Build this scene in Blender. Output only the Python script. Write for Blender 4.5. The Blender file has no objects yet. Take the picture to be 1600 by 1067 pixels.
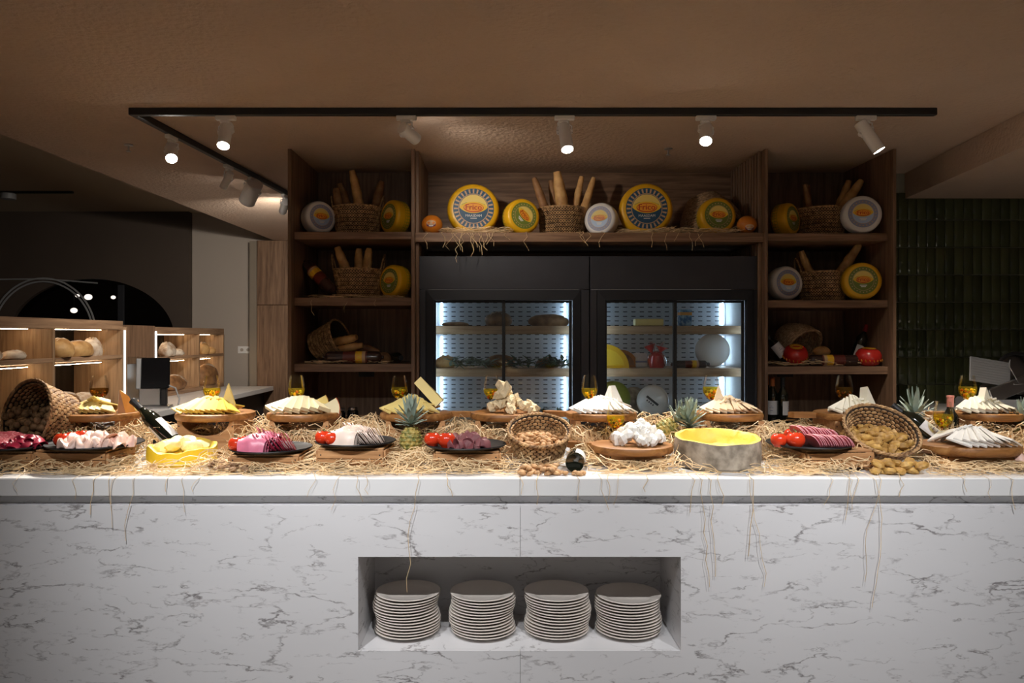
import bpy, math, random
from mathutils import Vector, Matrix, Quaternion, noise

random.seed(7)
R = math.radians
scene = bpy.context.scene
COL = scene.collection

# ------------------------------------------------------------------ camera
F = 1200.0; U0 = 785.0; V0 = 525.0; CZ = 1.5      # focal length and principal point for a 1600 x 1067 frame
cam_data = bpy.data.cameras.new('camera')
cam_data.sensor_width = 36.0
cam_data.lens = F / 1600.0 * 36.0
cam_data.shift_x = (800.0 - U0) / 1600.0
cam_data.shift_y = -(533.5 - V0) / 1600.0
cam = bpy.data.objects.new('camera', cam_data)
COL.objects.link(cam)
cam.location = (0, 0, CZ)
cam.rotation_euler = (R(90), 0, 0)
scene.camera = cam

# ------------------------------------------------------------------ world and exposure
world = bpy.data.worlds.new('dim_room_air')
scene.world = world
world.use_nodes = True
world.node_tree.nodes['Background'].inputs[0].default_value = (1.0, 0.90, 0.80, 1)
world.node_tree.nodes['Background'].inputs[1].default_value = 0.115
vs = scene.view_settings
vs.view_transform = 'Standard'
try: vs.look = 'None'
except Exception: pass
vs.gamma = 1.0
vs.use_curve_mapping = False
vs.exposure = 0.15
scene.cycles.transparent_max_bounces = 32

# lamp power (watts) of the ceiling spots, tuned here
P_TRACK = 175.0       # spots on the black track above the aisle
P_FRONT = 135.0       # spots on the guest side of the counter, behind the camera
P_STRIP = 9.0         # emission of LED strips

# ------------------------------------------------------------------ helpers
def X(u, d): return (u - U0) * d / F
def Z(v, d): return CZ - (v - V0) * d / F
ZC = 0.945                                            # counter top height

class MB:
    def __init__(s): s.v = []; s.f = []; s.m = []; s.s = []
    def add(s, vf, M=None, mat=0, smooth=False):
        vs_, fs = vf
        o = len(s.v)
        if M is None: s.v.extend([tuple(p) for p in vs_])
        else: s.v.extend([tuple(M @ Vector(p)) for p in vs_])
        for q in fs:
            s.f.append(tuple(i + o for i in q)); s.m.append(mat); s.s.append(smooth)
        return s
    def mesh(s, name, mats, recalc=True, sharp=40):
        me = bpy.data.meshes.new(name)
        me.from_pydata(s.v, [], s.f)
        for m in (mats if isinstance(mats, (list, tuple)) else [mats]): me.materials.append(m)
        me.polygons.foreach_set('material_index', s.m)
        me.polygons.foreach_set('use_smooth', s.s)
        if recalc:
            import bmesh
            bm = bmesh.new(); bm.from_mesh(me)
            bmesh.ops.recalc_face_normals(bm, faces=bm.faces)
            bm.to_mesh(me); bm.free()
        me.update()
        if sharp and any(s.s): me.set_sharp_from_angle(angle=R(sharp))
        return me

def link(name, me, parent=None, loc=(0, 0, 0), rot=None, quat=None, scale=None):
    o = bpy.data.objects.new(name, me)
    COL.objects.link(o)
    if parent is not None: o.parent = parent
    o.location = loc
    if quat is not None:
        o.rotation_mode = 'QUATERNION'; o.rotation_quaternion = quat
    elif rot is not None: o.rotation_euler = rot
    if scale is not None: o.scale = scale if hasattr(scale, '__len__') else (scale,) * 3
    return o
def part(name, mb, mat, parent, **k): return link(name, mb.mesh(name, mat), parent, **k)
def tag(o, label, cat, group=None):
    o['label'] = label; o['category'] = cat
    if group: o['group'] = group
    return o
def thing(name, label, cat, loc=(0, 0, 0), rot=(0, 0, 0), group=None, quat=None):
    o = link(name, None, None, loc, rot, quat)
    o.empty_display_size = 0.05
    return tag(o, label, cat, group)
def single(name, mb, mat, label, cat, loc=(0, 0, 0), rot=(0, 0, 0), group=None, quat=None):
    return tag(link(name, mb.mesh(name, mat), None, loc, rot, quat), label, cat, group)
def struct(name, mb, mat, parent=None, **k):
    o = link(name, mb.mesh(name, mat), parent, **k)
    if parent is None: o['kind'] = 'structure'
    return o

def T(x, y, z): return Matrix.Translation((x, y, z))
def RX(a): return Matrix.Rotation(R(a), 4, 'X')
def RY(a): return Matrix.Rotation(R(a), 4, 'Y')
def RZ(a): return Matrix.Rotation(R(a), 4, 'Z')
def SC(x, y, z): return Matrix.Diagonal((x, y, z, 1))

def box(x0, x1, y0, y1, z0, z1):
    return ([(x0,y0,z0),(x1,y0,z0),(x1,y1,z0),(x0,y1,z0),(x0,y0,z1),(x1,y0,z1),(x1,y1,z1),(x0,y1,z1)],
            [(0,3,2,1),(4,5,6,7),(0,1,5,4),(1,2,6,5),(2,3,7,6),(3,0,4,7)])
def rbox(x0, x1, y0, y1, z0, z1, r=0.004):
    c = ((x0+x1)/2, (y0+y1)/2, (z0+z1)/2); h = ((x1-x0)/2, (y1-y0)/2, (z1-z0)/2)
    r = min(r, *[a*0.45 for a in h])
    v = []; idx = {}
    for sx in (-1,1):
        for sy in (-1,1):
            for sz in (-1,1):
                s = (sx,sy,sz)
                for k in range(3):
                    p = [c[i] + s[i]*(h[i] - (0 if i == k else r)) for i in range(3)]
                    idx[(s,k)] = len(v); v.append(tuple(p))
    f = []
    for k in range(3):
        a, b = [(1,2),(2,0),(0,1)][k]
        for sg in (-1,1):
            q = []
            for (sa,sb) in ((-1,-1),(1,-1),(1,1),(-1,1)):
                s = [0,0,0]; s[k]=sg; s[a]=sa; s[b]=sb
                q.append(idx[(tuple(s),k)])
            f.append(tuple(q) if sg > 0 else tuple(reversed(q)))
    for k in range(3):
        a, b = [(1,2),(2,0),(0,1)][k]
        for sa in (-1,1):
            for sb in (-1,1):
                s1=[0,0,0]; s1[k]=-1; s1[a]=sa; s1[b]=sb
                s2=list(s1); s2[k]=1
                f.append((idx[(tuple(s1),a)], idx[(tuple(s2),a)], idx[(tuple(s2),b)], idx[(tuple(s1),b)]))
    for sx in (-1,1):
        for sy in (-1,1):
            for sz in (-1,1):
                s=(sx,sy,sz); f.append((idx[(s,0)], idx[(s,1)], idx[(s,2)]))
    return v, f
def lathe(prof, n=24, a0=0.0, a1=360.0):
    v = []; f = []; rows = []
    full = abs(a1-a0) >= 359.9
    m = n if full else n+1
    for (r, z) in prof:
        if r < 1e-6: rows.append([len(v)]); v.append((0,0,z))
        else:
            row = []
            for i in range(m):
                a = R(a0 + (a1-a0)*i/n); row.append(len(v)); v.append((r*math.cos(a), r*math.sin(a), z))
            rows.append(row)
    for A, B in zip(rows[:-1], rows[1:]):
        for i in range(n):
            j = (i+1) % m if full else i+1
            if len(A) == 1 and len(B) == 1: continue
            if len(A) == 1: f.append((A[0], B[j], B[i]))
            elif len(B) == 1: f.append((A[i], A[j], B[0]))
            else: f.append((A[i], A[j], B[j], B[i]))
    return v, f
def tube(pts, r, n=6, caps=True, closed=False):
    pts = [Vector(p) for p in pts]; m = len(pts)
    rr = r if hasattr(r, '__len__') else [r]*m
    v = []; f = []; prev = None
    for i, p in enumerate(pts):
        if closed: t = pts[(i+1) % m] - pts[i-1]
        else: t = pts[min(i+1, m-1)] - pts[max(i-1, 0)]
        t = t.normalized() if t.length > 1e-9 else Vector((0,0,1))
        if prev is None:
            a = Vector((0,0,1)) if abs(t.z) < 0.9 else Vector((1,0,0))
            e = t.cross(a).normalized()
        else:
            e = (prev - t*prev.dot(t))
            e = e.normalized() if e.length > 1e-6 else t.orthogonal().normalized()
        prev = e; b = t.cross(e)
        for k in range(n):
            an = 2*math.pi*k/n
            q = p + (e*math.cos(an) + b*math.sin(an))*rr[i]
            v.append((q.x,q.y,q.z))
    for i in range(m if closed else m-1):
        j = (i+1) % m
        for k in range(n):
            l = (k+1) % n
            f.append((i*n+k, i*n+l, j*n+l, j*n+k))
    if caps and not closed:
        f.append(tuple(reversed(range(n)))); f.append(tuple((m-1)*n+k for k in range(n)))
    return v, f
def sphere(rx, ry, rz, n=12, m=8, wob=0.0, sc=1.0, seed=0.0):
    v = [(0,0,-rz)]; f = []
    for j in range(1, m):
        t = math.pi*j/m
        for i in range(n):
            a = 2*math.pi*i/n
            v.append((rx*math.sin(t)*math.cos(a), ry*math.sin(t)*math.sin(a), -rz*math.cos(t)))
    v.append((0,0,rz)); last = len(v)-1
    for i in range(n):
        k = (i+1) % n
        f.append((0, 1+k, 1+i))
        for j in range(m-2):
            a = 1+j*n; f.append((a+i, a+k, a+n+k, a+n+i))
        f.append((1+(m-2)*n+i, 1+(m-2)*n+k, last))
    if wob:
        out = []
        for p in v:
            q = Vector(p); s = 1 + wob*noise.noise(Vector((q.x/rx, q.y/ry, q.z/rz))*sc + Vector((seed, seed*1.7, -seed)))
            out.append((q.x*s, q.y*s, q.z*s))
        v = out
    return v, f
def prism(poly, h0, h1):
    n = len(poly)
    v = [(x,y,h0) for x,y in poly] + [(x,y,h1) for x,y in poly]
    f = [tuple(reversed(range(n))), tuple(range(n, 2*n))] + [(i,(i+1)%n,n+(i+1)%n,n+i) for i in range(n)]
    return v, f
def ell(rx, ry, n=20, cx=0, cy=0, a0=0, a1=360):
    full = abs(a1-a0) >= 359.9
    k = n if full else n+1
    return [(cx + rx*math.cos(R(a0+(a1-a0)*i/n)), cy + ry*math.sin(R(a0+(a1-a0)*i/n))) for i in range(k)]
def flat(poly, z): return [(x,y,z) for x,y in poly], [tuple(range(len(poly)))]
def ring(r0, r1, z, n=40, a0=0, a1=360, yscale=1.0):
    v = []; f = []
    for i in range(n+1):
        a = R(a0+(a1-a0)*i/n)
        v += [(r0*math.cos(a), r0*math.sin(a)*yscale, z), (r1*math.cos(a), r1*math.sin(a)*yscale, z)]
    for i in range(n): f.append((2*i, 2*i+1, 2*i+3, 2*i+2))
    return v, f
_tc = {}
def text(s, size):
    if s not in _tc:
        cu = bpy.data.curves.new('t', 'FONT'); cu.body = s; cu.align_x = 'CENTER'; cu.align_y = 'CENTER'; cu.size = 1.0
        cu.resolution_u = 2
        ob = bpy.data.objects.new('t', cu); COL.objects.link(ob)
        me = bpy.data.meshes.new_from_object(ob)
        _tc[s] = ([tuple(v.co) for v in me.vertices], [tuple(p.vertices) for p in me.polygons])
        bpy.data.objects.remove(ob); bpy.data.meshes.remove(me); bpy.data.curves.remove(cu)
    v, f = _tc[s]
    return [(x*size, y*size, z) for x,y,z in v], f
def axisq(d, roll=0.0):
    d = Vector(d).normalized()
    return Vector((0,0,1)).rotation_difference(d) @ Quaternion((0,0,1), R(roll))

# ------------------------------------------------------------------ materials
def newmat(name):
    m = bpy.data.materials.new(name); m.use_nodes = True
    nt = m.node_tree; return m, nt, nt.nodes, nt.nodes['Principled BSDF']
def plain(name, c, rough=0.5, metal=0.0, spec=0.5, var=0.0, vscale=20.0, bump=0.0, bscale=60.0, sss=0.0, coat=0.0, rnd=0.0):
    m, nt, N, b = newmat(name)
    b.inputs['Base Color'].default_value = (*c, 1)
    b.inputs['Roughness'].default_value = rough
    b.inputs['Metallic'].default_value = metal
    b.inputs['Specular IOR Level'].default_value = spec
    if coat: b.inputs['Coat Weight'].default_value = coat
    if sss:
        b.inputs['Subsurface Weight'].default_value = sss
        b.inputs['Subsurface Scale'].default_value = 0.01
        b.inputs['Subsurface Radius'].default_value = (1.0, 0.6, 0.35)
    tc = N.new('ShaderNodeTexCoord')
    if var or rnd:
        nz = N.new('ShaderNodeTexNoise'); nz.inputs['Scale'].default_value = vscale; nz.inputs['Detail'].default_value = 5
        nt.links.new(tc.outputs['Object'], nz.inputs['Vector'])
        mr = N.new('ShaderNodeMapRange'); mr.inputs[1].default_value = 0.25; mr.inputs[2].default_value = 0.75
        mr.inputs[3].default_value = 1-var; mr.inputs[4].default_value = 1+var*0.6
        nt.links.new(nz.outputs['Fac'], mr.inputs[0])
        hs = N.new('ShaderNodeHueSaturation'); hs.inputs['Color'].default_value = (*c, 1)
        if rnd:
            oi = N.new('ShaderNodeObjectInfo')
            m2 = N.new('ShaderNodeMapRange'); m2.inputs[3].default_value = 1-rnd; m2.inputs[4].default_value = 1+rnd*0.7
            nt.links.new(oi.outputs['Random'], m2.inputs[0])
            mu = N.new('ShaderNodeMath'); mu.operation = 'MULTIPLY'
            nt.links.new(mr.outputs[0], mu.inputs[0]); nt.links.new(m2.outputs[0], mu.inputs[1])
            nt.links.new(mu.outputs[0], hs.inputs['Value'])
        else: nt.links.new(mr.outputs[0], hs.inputs['Value'])
        nt.links.new(hs.outputs[0], b.inputs['Base Color'])
    if bump:
        n2 = N.new('ShaderNodeTexNoise'); n2.inputs['Scale'].default_value = bscale; n2.inputs['Detail'].default_value = 4
        nt.links.new(tc.outputs['Object'], n2.inputs['Vector'])
        bp = N.new('ShaderNodeBump'); bp.inputs['Strength'].default_value = bump; bp.inputs['Distance'].default_value = 0.01
        nt.links.new(n2.outputs['Fac'], bp.inputs['Height']); nt.links.new(bp.outputs[0], b.inputs['Normal'])
    return m
def two(name, c1, c2, scale=12.0, lo=0.42, hi=0.6, rough=0.6, detail=6, bump=0.1, stretch=(1,1,1), spec=0.4, rnd=0.0):
    """two colours mixed by noise"""
    m, nt, N, b = newmat(name)
    tc = N.new('ShaderNodeTexCoord'); mp = N.new('ShaderNodeMapping'); mp.inputs['Scale'].default_value = stretch
    nt.links.new(tc.outputs['Object'], mp.inputs['Vector'])
    nz = N.new('ShaderNodeTexNoise'); nz.inputs['Scale'].default_value = scale; nz.inputs['Detail'].default_value = detail
    nt.links.new(mp.outputs[0], nz.inputs['Vector'])
    cr = N.new('ShaderNodeValToRGB'); cr.color_ramp.elements[0].position = lo; cr.color_ramp.elements[1].position = hi
    cr.color_ramp.elements[0].color = (*c1, 1); cr.color_ramp.elements[1].color = (*c2, 1)
    nt.links.new(nz.outputs['Fac'], cr.inputs[0])
    src = cr.outputs[0]
    if rnd:
        oi = N.new('ShaderNodeObjectInfo'); m2 = N.new('ShaderNodeMapRange'); m2.inputs[3].default_value = 1-rnd; m2.inputs[4].default_value = 1+rnd
        nt.links.new(oi.outputs['Random'], m2.inputs[0])
        hs = N.new('ShaderNodeHueSaturation'); nt.links.new(src, hs.inputs['Color']); nt.links.new(m2.outputs[0], hs.inputs['Value'])
        src = hs.outputs[0]
    nt.links.new(src, b.inputs['Base Color'])
    b.inputs['Roughness'].default_value = rough; b.inputs['Specular IOR Level'].default_value = spec
    if bump:
        bp = N.new('ShaderNodeBump'); bp.inputs['Strength'].default_value = bump; bp.inputs['Distance'].default_value = 0.005
        nt.links.new(nz.outputs['Fac'], bp.inputs['Height']); nt.links.new(bp.outputs[0], b.inputs['Normal'])
    return m
def wood(name, c1, c2, c3, axis='X', rough=0.5, grain=1.0, bump=0.12):
    m, nt, N, b = newmat(name)
    tc = N.new('ShaderNodeTexCoord'); oi = N.new('ShaderNodeObjectInfo')
    va = N.new('ShaderNodeVectorMath'); va.operation = 'ADD'
    sc_ = N.new('ShaderNodeVectorMath'); sc_.operation = 'SCALE'; sc_.inputs[3].default_value = 7.0
    cb = N.new('ShaderNodeCombineXYZ')
    for i in range(3): nt.links.new(oi.outputs['Random'], cb.inputs[i])
    nt.links.new(cb.outputs[0], sc_.inputs[0])
    nt.links.new(tc.outputs['Object'], va.inputs[0]); nt.links.new(sc_.outputs[0], va.inputs[1])
    mp = N.new('ShaderNodeMapping')
    s = {'X': (1.2, 22, 22), 'Y': (22, 1.2, 22), 'Z': (22, 22, 1.2)}[axis]
    mp.inputs['Scale'].default_value = tuple(q*grain for q in s)
    nt.links.new(va.outputs[0], mp.inputs['Vector'])
    nz = N.new('ShaderNodeTexNoise'); nz.inputs['Scale'].default_value = 1.6; nz.inputs['Detail'].default_value = 8
    nz.inputs['Roughness'].default_value = 0.62; nz.inputs['Distortion'].default_value = 0.7
    nt.links.new(mp.outputs[0], nz.inputs['Vector'])
    cr = N.new('ShaderNodeValToRGB'); e = cr.color_ramp.elements
    e[0].position = 0.30; e[0].color = (*c1, 1); e[1].position = 0.72; e[1].color = (*c3, 1)
    k = e.new(0.52); k.color = (*c2, 1)
    nt.links.new(nz.outputs['Fac'], cr.inputs[0])
    nt.links.new(cr.outputs[0], b.inputs['Base Color'])
    b.inputs['Roughness'].default_value = rough; b.inputs['Specular IOR Level'].default_value = 0.35
    bp = N.new('ShaderNodeBump'); bp.inputs['Strength'].default_value = bump; bp.inputs['Distance'].default_value = 0.004
    nt.links.new(nz.outputs['Fac'], bp.inputs['Height']); nt.links.new(bp.outputs[0], b.inputs['Normal'])
    return m
def emit(name, c, s):
    m, nt, N, b = newmat(name)
    b.inputs['Base Color'].default_value = (*c, 1)
    b.inputs['Emission Color'].default_value = (*c, 1); b.inputs['Emission Strength'].default_value = s
    return m
def glass(name, tint=(1,1,1), ior=1.45, rough=0.0, gain=1.0):
    """thin clear glass: fresnel mix of transparent and mirror"""
    m = bpy.data.materials.new(name); m.use_nodes = True; nt = m.node_tree; N = nt.nodes
    N.clear()
    o = N.new('ShaderNodeOutputMaterial'); mx = N.new('ShaderNodeMixShader'); tr = N.new('ShaderNodeBsdfTransparent'); gl = N.new('ShaderNodeBsdfGlossy')
    tr.inputs[0].default_value = (*tint, 1); gl.inputs['Roughness'].default_value = rough
    fr = N.new('ShaderNodeFresnel'); fr.inputs[0].default_value = ior
    mu = N.new('ShaderNodeMath'); mu.operation = 'MULTIPLY'; mu.inputs[1].default_value = gain; mu.use_clamp = True
    nt.links.new(fr.outputs[0], mu.inputs[0]); nt.links.new(mu.outputs[0], mx.inputs[0])
    nt.links.new(tr.outputs[0], mx.inputs[1]); nt.links.new(gl.outputs[0], mx.inputs[2]); nt.links.new(mx.outputs[0], o.inputs[0])
    return m
def marble(name, base, vein, rough=0.35, bright=1.0):
    m, nt, N, b = newmat(name)
    tc = N.new('ShaderNodeTexCoord'); mp = N.new('ShaderNodeMapping')
    mp.inputs['Rotation'].default_value = (0, R(-17), 0); mp.inputs['Scale'].default_value = (0.95, 1.0, 2.9)
    nt.links.new(tc.outputs['Object'], mp.inputs['Vector'])
    def vn(scale, dist, width, patch, lo, seed):
        n = N.new('ShaderNodeTexNoise'); n.inputs['Scale'].default_value = scale; n.inputs['Detail'].default_value = 9
        n.inputs['Roughness'].default_value = 0.56; n.inputs['Distortion'].default_value = dist
        ad = N.new('ShaderNodeVectorMath'); ad.operation = 'ADD'; ad.inputs[1].default_value = (seed, seed*0.7, -seed)
        nt.links.new(mp.outputs[0], ad.inputs[0]); nt.links.new(ad.outputs[0], n.inputs['Vector'])
        s = N.new('ShaderNodeMath'); s.operation = 'SUBTRACT'; s.inputs[1].default_value = 0.5
        a = N.new('ShaderNodeMath'); a.operation = 'ABSOLUTE'
        nt.links.new(n.outputs['Fac'], s.inputs[0]); nt.links.new(s.outputs[0], a.inputs[0])
        r = N.new('ShaderNodeMapRange'); r.inputs[1].default_value = 0.0; r.inputs[2].default_value = width; r.inputs[3].default_value = 1; r.inputs[4].default_value = 0
        nt.links.new(a.outputs[0], r.inputs[0])
        p = N.new('ShaderNodeTexNoise'); p.inputs['Scale'].default_value = patch; p.inputs['Detail'].default_value = 6; p.inputs['Roughness'].default_value = 0.7
        nt.links.new(ad.outputs[0], p.inputs['Vector'])
        pr = N.new('ShaderNodeMapRange'); pr.inputs[1].default_value = lo; pr.inputs[2].default_value = lo+0.16
        nt.links.new(p.outputs['Fac'], pr.inputs[0])
        mu = N.new('ShaderNodeMath'); mu.operation = 'MULTIPLY'; nt.links.new(r.outputs[0], mu.inputs[0]); nt.links.new(pr.outputs[0], mu.inputs[1])
        return mu.outputs[0]
    v1 = vn(2.0, 0.14, 0.012, 5.5, 0.44, 0.0); v2 = vn(4.8, 0.18, 0.016, 6.0, 0.49, 4.3)
    mxv = N.new('ShaderNodeMath'); mxv.operation = 'MAXIMUM'; nt.links.new(v1, mxv.inputs[0]); nt.links.new(v2, mxv.inputs[1])
    cl = N.new('ShaderNodeTexNoise'); cl.inputs['Scale'].default_value = 2.2; cl.inputs['Detail'].default_value = 4
    nt.links.new(mp.outputs[0], cl.inputs['Vector'])
    c0 = N.new('ShaderNodeMixRGB'); c0.inputs[1].default_value = (*[q*0.9 for q in base], 1); c0.inputs[2].default_value = (*base, 1)
    nt.links.new(cl.outputs['Fac'], c0.inputs[0])
    c1 = N.new('ShaderNodeMixRGB'); c1.inputs[2].default_value = (*vein, 1)
    mm = N.new('ShaderNodeMath'); mm.operation = 'MULTIPLY'; mm.inputs[1].default_value = 0.85; nt.links.new(mxv.outputs[0], mm.inputs[0])
    nt.links.new(mm.outputs[0], c1.inputs[0]); nt.links.new(c0.outputs[0], c1.inputs[1])
    nt.links.new(c1.outputs[0], b.inputs['Base Color'])
    b.inputs['Roughness'].default_value = rough
    return m

M = {}
M['ceil'] = plain('brown_textured_plaster', (0.60, 0.445, 0.335), 0.9, bump=1.0, bscale=36, var=0.05, vscale=3)
M['ceil2'] = plain('olive_plaster', (0.55, 0.44, 0.31), 0.9, bump=0.2, bscale=40)
M['wall_light'] = plain('greige_paint', (0.46, 0.40, 0.345), 0.85, bump=0.05)
M['wall_dark'] = plain('dark_brown_panel', (0.085, 0.062, 0.048), 0.6, var=0.1, vscale=2)
M['return'] = plain('shaded_return_paint', (0.26, 0.215, 0.165), 0.85)  # wall colour darkened to stand for the shade on the return
M['floor'] = two('brown_floor', (0.10, 0.075, 0.055), (0.16, 0.12, 0.09), 3.0, rough=0.5)
M['marble'] = marble('white_veined_marble', (0.80, 0.79, 0.80), (0.11, 0.09, 0.09))
M['white'] = plain('white_solid_surface', (0.83, 0.825, 0.82), 0.28, var=0.015, vscale=6)
M['walnutX'] = wood('walnut_grain_along', (0.115, 0.062, 0.036), (0.235, 0.135, 0.080), (0.34, 0.205, 0.125), 'X', 0.5)
M['walnutY'] = wood('walnut_grain_deep', (0.115, 0.062, 0.036), (0.235, 0.135, 0.080), (0.34, 0.205, 0.125), 'Y', 0.5)
M['walnutZ'] = wood('walnut_grain_upright', (0.105, 0.058, 0.034), (0.215, 0.125, 0.074), (0.31, 0.19, 0.115), 'Z', 0.5)
M['oakZ'] = wood('warm_oak_upright', (0.20, 0.12, 0.065), (0.37, 0.235, 0.135), (0.48, 0.32, 0.19), 'Z', 0.5)
M['oakX'] = wood('warm_oak_along', (0.24, 0.14, 0.075), (0.42, 0.265, 0.15), (0.54, 0.36, 0.21), 'X', 0.5)
M['oakY'] = wood('warm_oak_deep', (0.20, 0.115, 0.065), (0.36, 0.22, 0.13), (0.46, 0.30, 0.18), 'Y', 0.5)
M['oaklit'] = wood('oak_lightened_as_lit', (0.34, 0.20, 0.11), (0.52, 0.34, 0.20), (0.62, 0.44, 0.27), 'X', 0.5)  # oak lightened in colour to stand for light on the fridge shelves
M['board'] = wood('acacia_board', (0.14, 0.052, 0.014), (0.33, 0.145, 0.042), (0.46, 0.235, 0.080), 'X', 0.45, 0.8)
M['crate'] = wood('raw_crate_wood', (0.28, 0.13, 0.05), (0.50, 0.265, 0.115), (0.63, 0.38, 0.185), 'X', 0.65, 0.8)
M['black'] = plain('matt_black_metal', (0.012, 0.012, 0.013), 0.5)
M['charcoal'] = plain('charcoal_laminate', (0.032, 0.033, 0.042), 0.55, var=0.12, vscale=5)
M['charcoal2'] = plain('dark_anodised_frame', (0.026, 0.027, 0.032), 0.62, spec=0.25)
M['lampwhite'] = plain('white_lamp_enamel', (0.86, 0.84, 0.82), 0.4)
M['chrome'] = plain('brushed_steel', (0.55, 0.55, 0.56), 0.3, 1.0)
M['steel'] = plain('grey_steel', (0.40, 0.405, 0.415), 0.4, 0.2)
M['lens_on'] = emit('lamp_lens_lit', (1.0, 0.93, 0.85), 60.0)
M['lens_off'] = plain('lamp_lens_unlit', (0.25, 0.24, 0.23), 0.2)
M['led'] = emit('warm_led_strip', (1.0, 0.80, 0.52), P_STRIP*4.0)
M['ledcool'] = emit('cool_led_strip', (0.62, 0.81, 1.0), P_STRIP*1.7)
M['ledwhite'] = emit('white_led_profile', (0.95, 0.97, 1.0), 1.5)
M['pane'] = glass('door_glass', (0.92, 0.95, 0.95), 1.45, 0.0, 1.0)
M['clear'] = glass('drinking_glass', (0.98, 0.98, 0.97), 1.4, 0.0, 0.45)
M['mirror'] = plain('smoked_mirror', (0.045, 0.040, 0.036), 0.06, 1.0)
M['blackglass'] = plain('black_glass', (0.006, 0.006, 0.007), 0.08, 0.0, 0.6)
M['porcelain'] = plain('cream_porcelain', (0.78, 0.715, 0.65), 0.16, spec=0.5, coat=0.3)
M['slate'] = plain('black_slate_plate', (0.008, 0.008, 0.009), 0.5, spec=0.3, bump=0.12, bscale=90)
M['straw'] = plain('pale_straw', (0.82, 0.60, 0.34), 0.55, var=0.35, vscale=9)
M['wicker'] = two('water_hyacinth_weave', (0.20, 0.10, 0.042), (0.60, 0.37, 0.17), 38, 0.35, 0.62, 0.6, 4, 0.3)
M['wickerdk'] = plain('dark_basket_inside', (0.03, 0.016, 0.008), 0.8)  # dark inner wall that makes the holes of the weave look dark
M['wickerpale'] = two('pale_rush_weave', (0.20, 0.11, 0.048), (0.58, 0.36, 0.17), 40, 0.35, 0.62, 0.65, 4, 0.3)
M['raffia'] = two('brown_raffia', (0.30, 0.185, 0.10), (0.58, 0.40, 0.24), 60, 0.35, 0.65, 0.75, 4, 0.4)
M['yellowwax'] = plain('yellow_cheese_wax', (0.78, 0.42, 0.008), 0.4, coat=0.1, var=0.04, vscale=8)
M['whitewax'] = plain('white_cheese_wax', (0.74, 0.70, 0.66), 0.35, coat=0.25, var=0.03, vscale=8)
M['orangewax'] = plain('orange_cheese_wax', (0.66, 0.20, 0.015), 0.33, coat=0.25, var=0.05)
M['redwax'] = plain('red_cheese_wax', (0.52, 0.022, 0.016), 0.25, coat=0.4)
M['bandgreen'] = plain('green_side_print', (0.22, 0.27, 0.03), 0.5)
def ink(n, c): M[n] = plain('print_' + n, c, 0.45)
ink('ink_blue', (0.018, 0.075, 0.145)); ink('ink_beige', (0.58, 0.37, 0.21)); ink('ink_yellow', (0.86, 0.53, 0.03)); ink('ink_red', (0.55, 0.05, 0.015))
ink('ink_orange', (0.88, 0.36, 0.03)); ink('ink_green', (0.17, 0.22, 0.035)); ink('ink_white', (0.78, 0.76, 0.72)); ink('ink_greyblue', (0.27, 0.29, 0.42))
ink('ink_pale', (0.44, 0.56, 0.74)); ink('ink_purple', (0.15, 0.03, 0.10)); ink('ink_land', (0.42, 0.36, 0.10)); ink('ink_black', (0.02, 0.02, 0.02)); ink('ink_sky', (0.83, 0.62, 0.16))
M['cheddar'] = plain('deep_yellow_cheese', (0.84, 0.57, 0.085), 0.45, var=0.05, rnd=0.08)
M['gouda'] = plain('pale_yellow_cheese', (0.84, 0.665, 0.24), 0.45, var=0.05, rnd=0.08)
M['ivory'] = plain('ivory_cheese', (0.85, 0.75, 0.47), 0.45, var=0.05, rnd=0.06)
M['parm'] = plain('crumbly_straw_cheese', (0.80, 0.645, 0.40), 0.7, var=0.12, vscale=60, bump=0.5, bscale=110, rnd=0.08)
M['feta'] = plain('white_cheese', (0.88, 0.85, 0.79), 0.5, var=0.04, bump=0.15, bscale=80, rnd=0.05)
M['cream'] = plain('cream_white_cheese', (0.84, 0.785, 0.63), 0.5, var=0.04, rnd=0.06)
M['beige'] = plain('beige_smoked_cheese', (0.78, 0.62, 0.42), 0.5, var=0.05, rnd=0.06)
M['rind'] = plain('orange_brown_rind', (0.50, 0.19, 0.03), 0.45, var=0.12)
M['redrind'] = plain('red_wax_rind', (0.52, 0.10, 0.03), 0.4)
M['yellowcut'] = plain('bright_yellow_cut_cheese', (0.88, 0.62, 0.10), 0.5, sss=0.15, var=0.08, vscale=14, bump=0.35, bscale=26)
M['yellowrind'] = plain('lemon_yellow_rind', (0.87, 0.58, 0.025), 0.42, var=0.06, bump=0.12, bscale=20)
M['palecut'] = plain('pale_cut_cheese', (0.90, 0.80, 0.42), 0.55, sss=0.15, var=0.06, bump=0.4, bscale=40)
M['greyrind'] = two('grey_mould_rind', (0.20, 0.165, 0.125), (0.44, 0.37, 0.29), 22, 0.36, 0.64, 0.8, 8, 0.35)
M['pink'] = plain('pink_ham', (0.74, 0.29, 0.33), 0.4, sss=0.15, var=0.06, vscale=30, rnd=0.06)
M['magenta'] = plain('pink_cured_meat', (0.72, 0.20, 0.30), 0.4, sss=0.15, var=0.08, vscale=30, rnd=0.06)
M['darkred'] = plain('dark_red_cured_meat', (0.36, 0.018, 0.05), 0.35, var=0.2, vscale=40, rnd=0.15)
M['palepink'] = plain('pale_smoked_ham', (0.80, 0.54, 0.45), 0.42, sss=0.15, var=0.1, vscale=25, rnd=0.06)
M['turkey'] = plain('white_turkey_breast', (0.84, 0.66, 0.56), 0.42, sss=0.15, var=0.05, vscale=25, rnd=0.05)
M['salami'] = two('salami', (0.38, 0.055, 0.075), (0.66, 0.30, 0.31), 130, 0.5, 0.66, 0.4, 3, 0.05)
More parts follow.
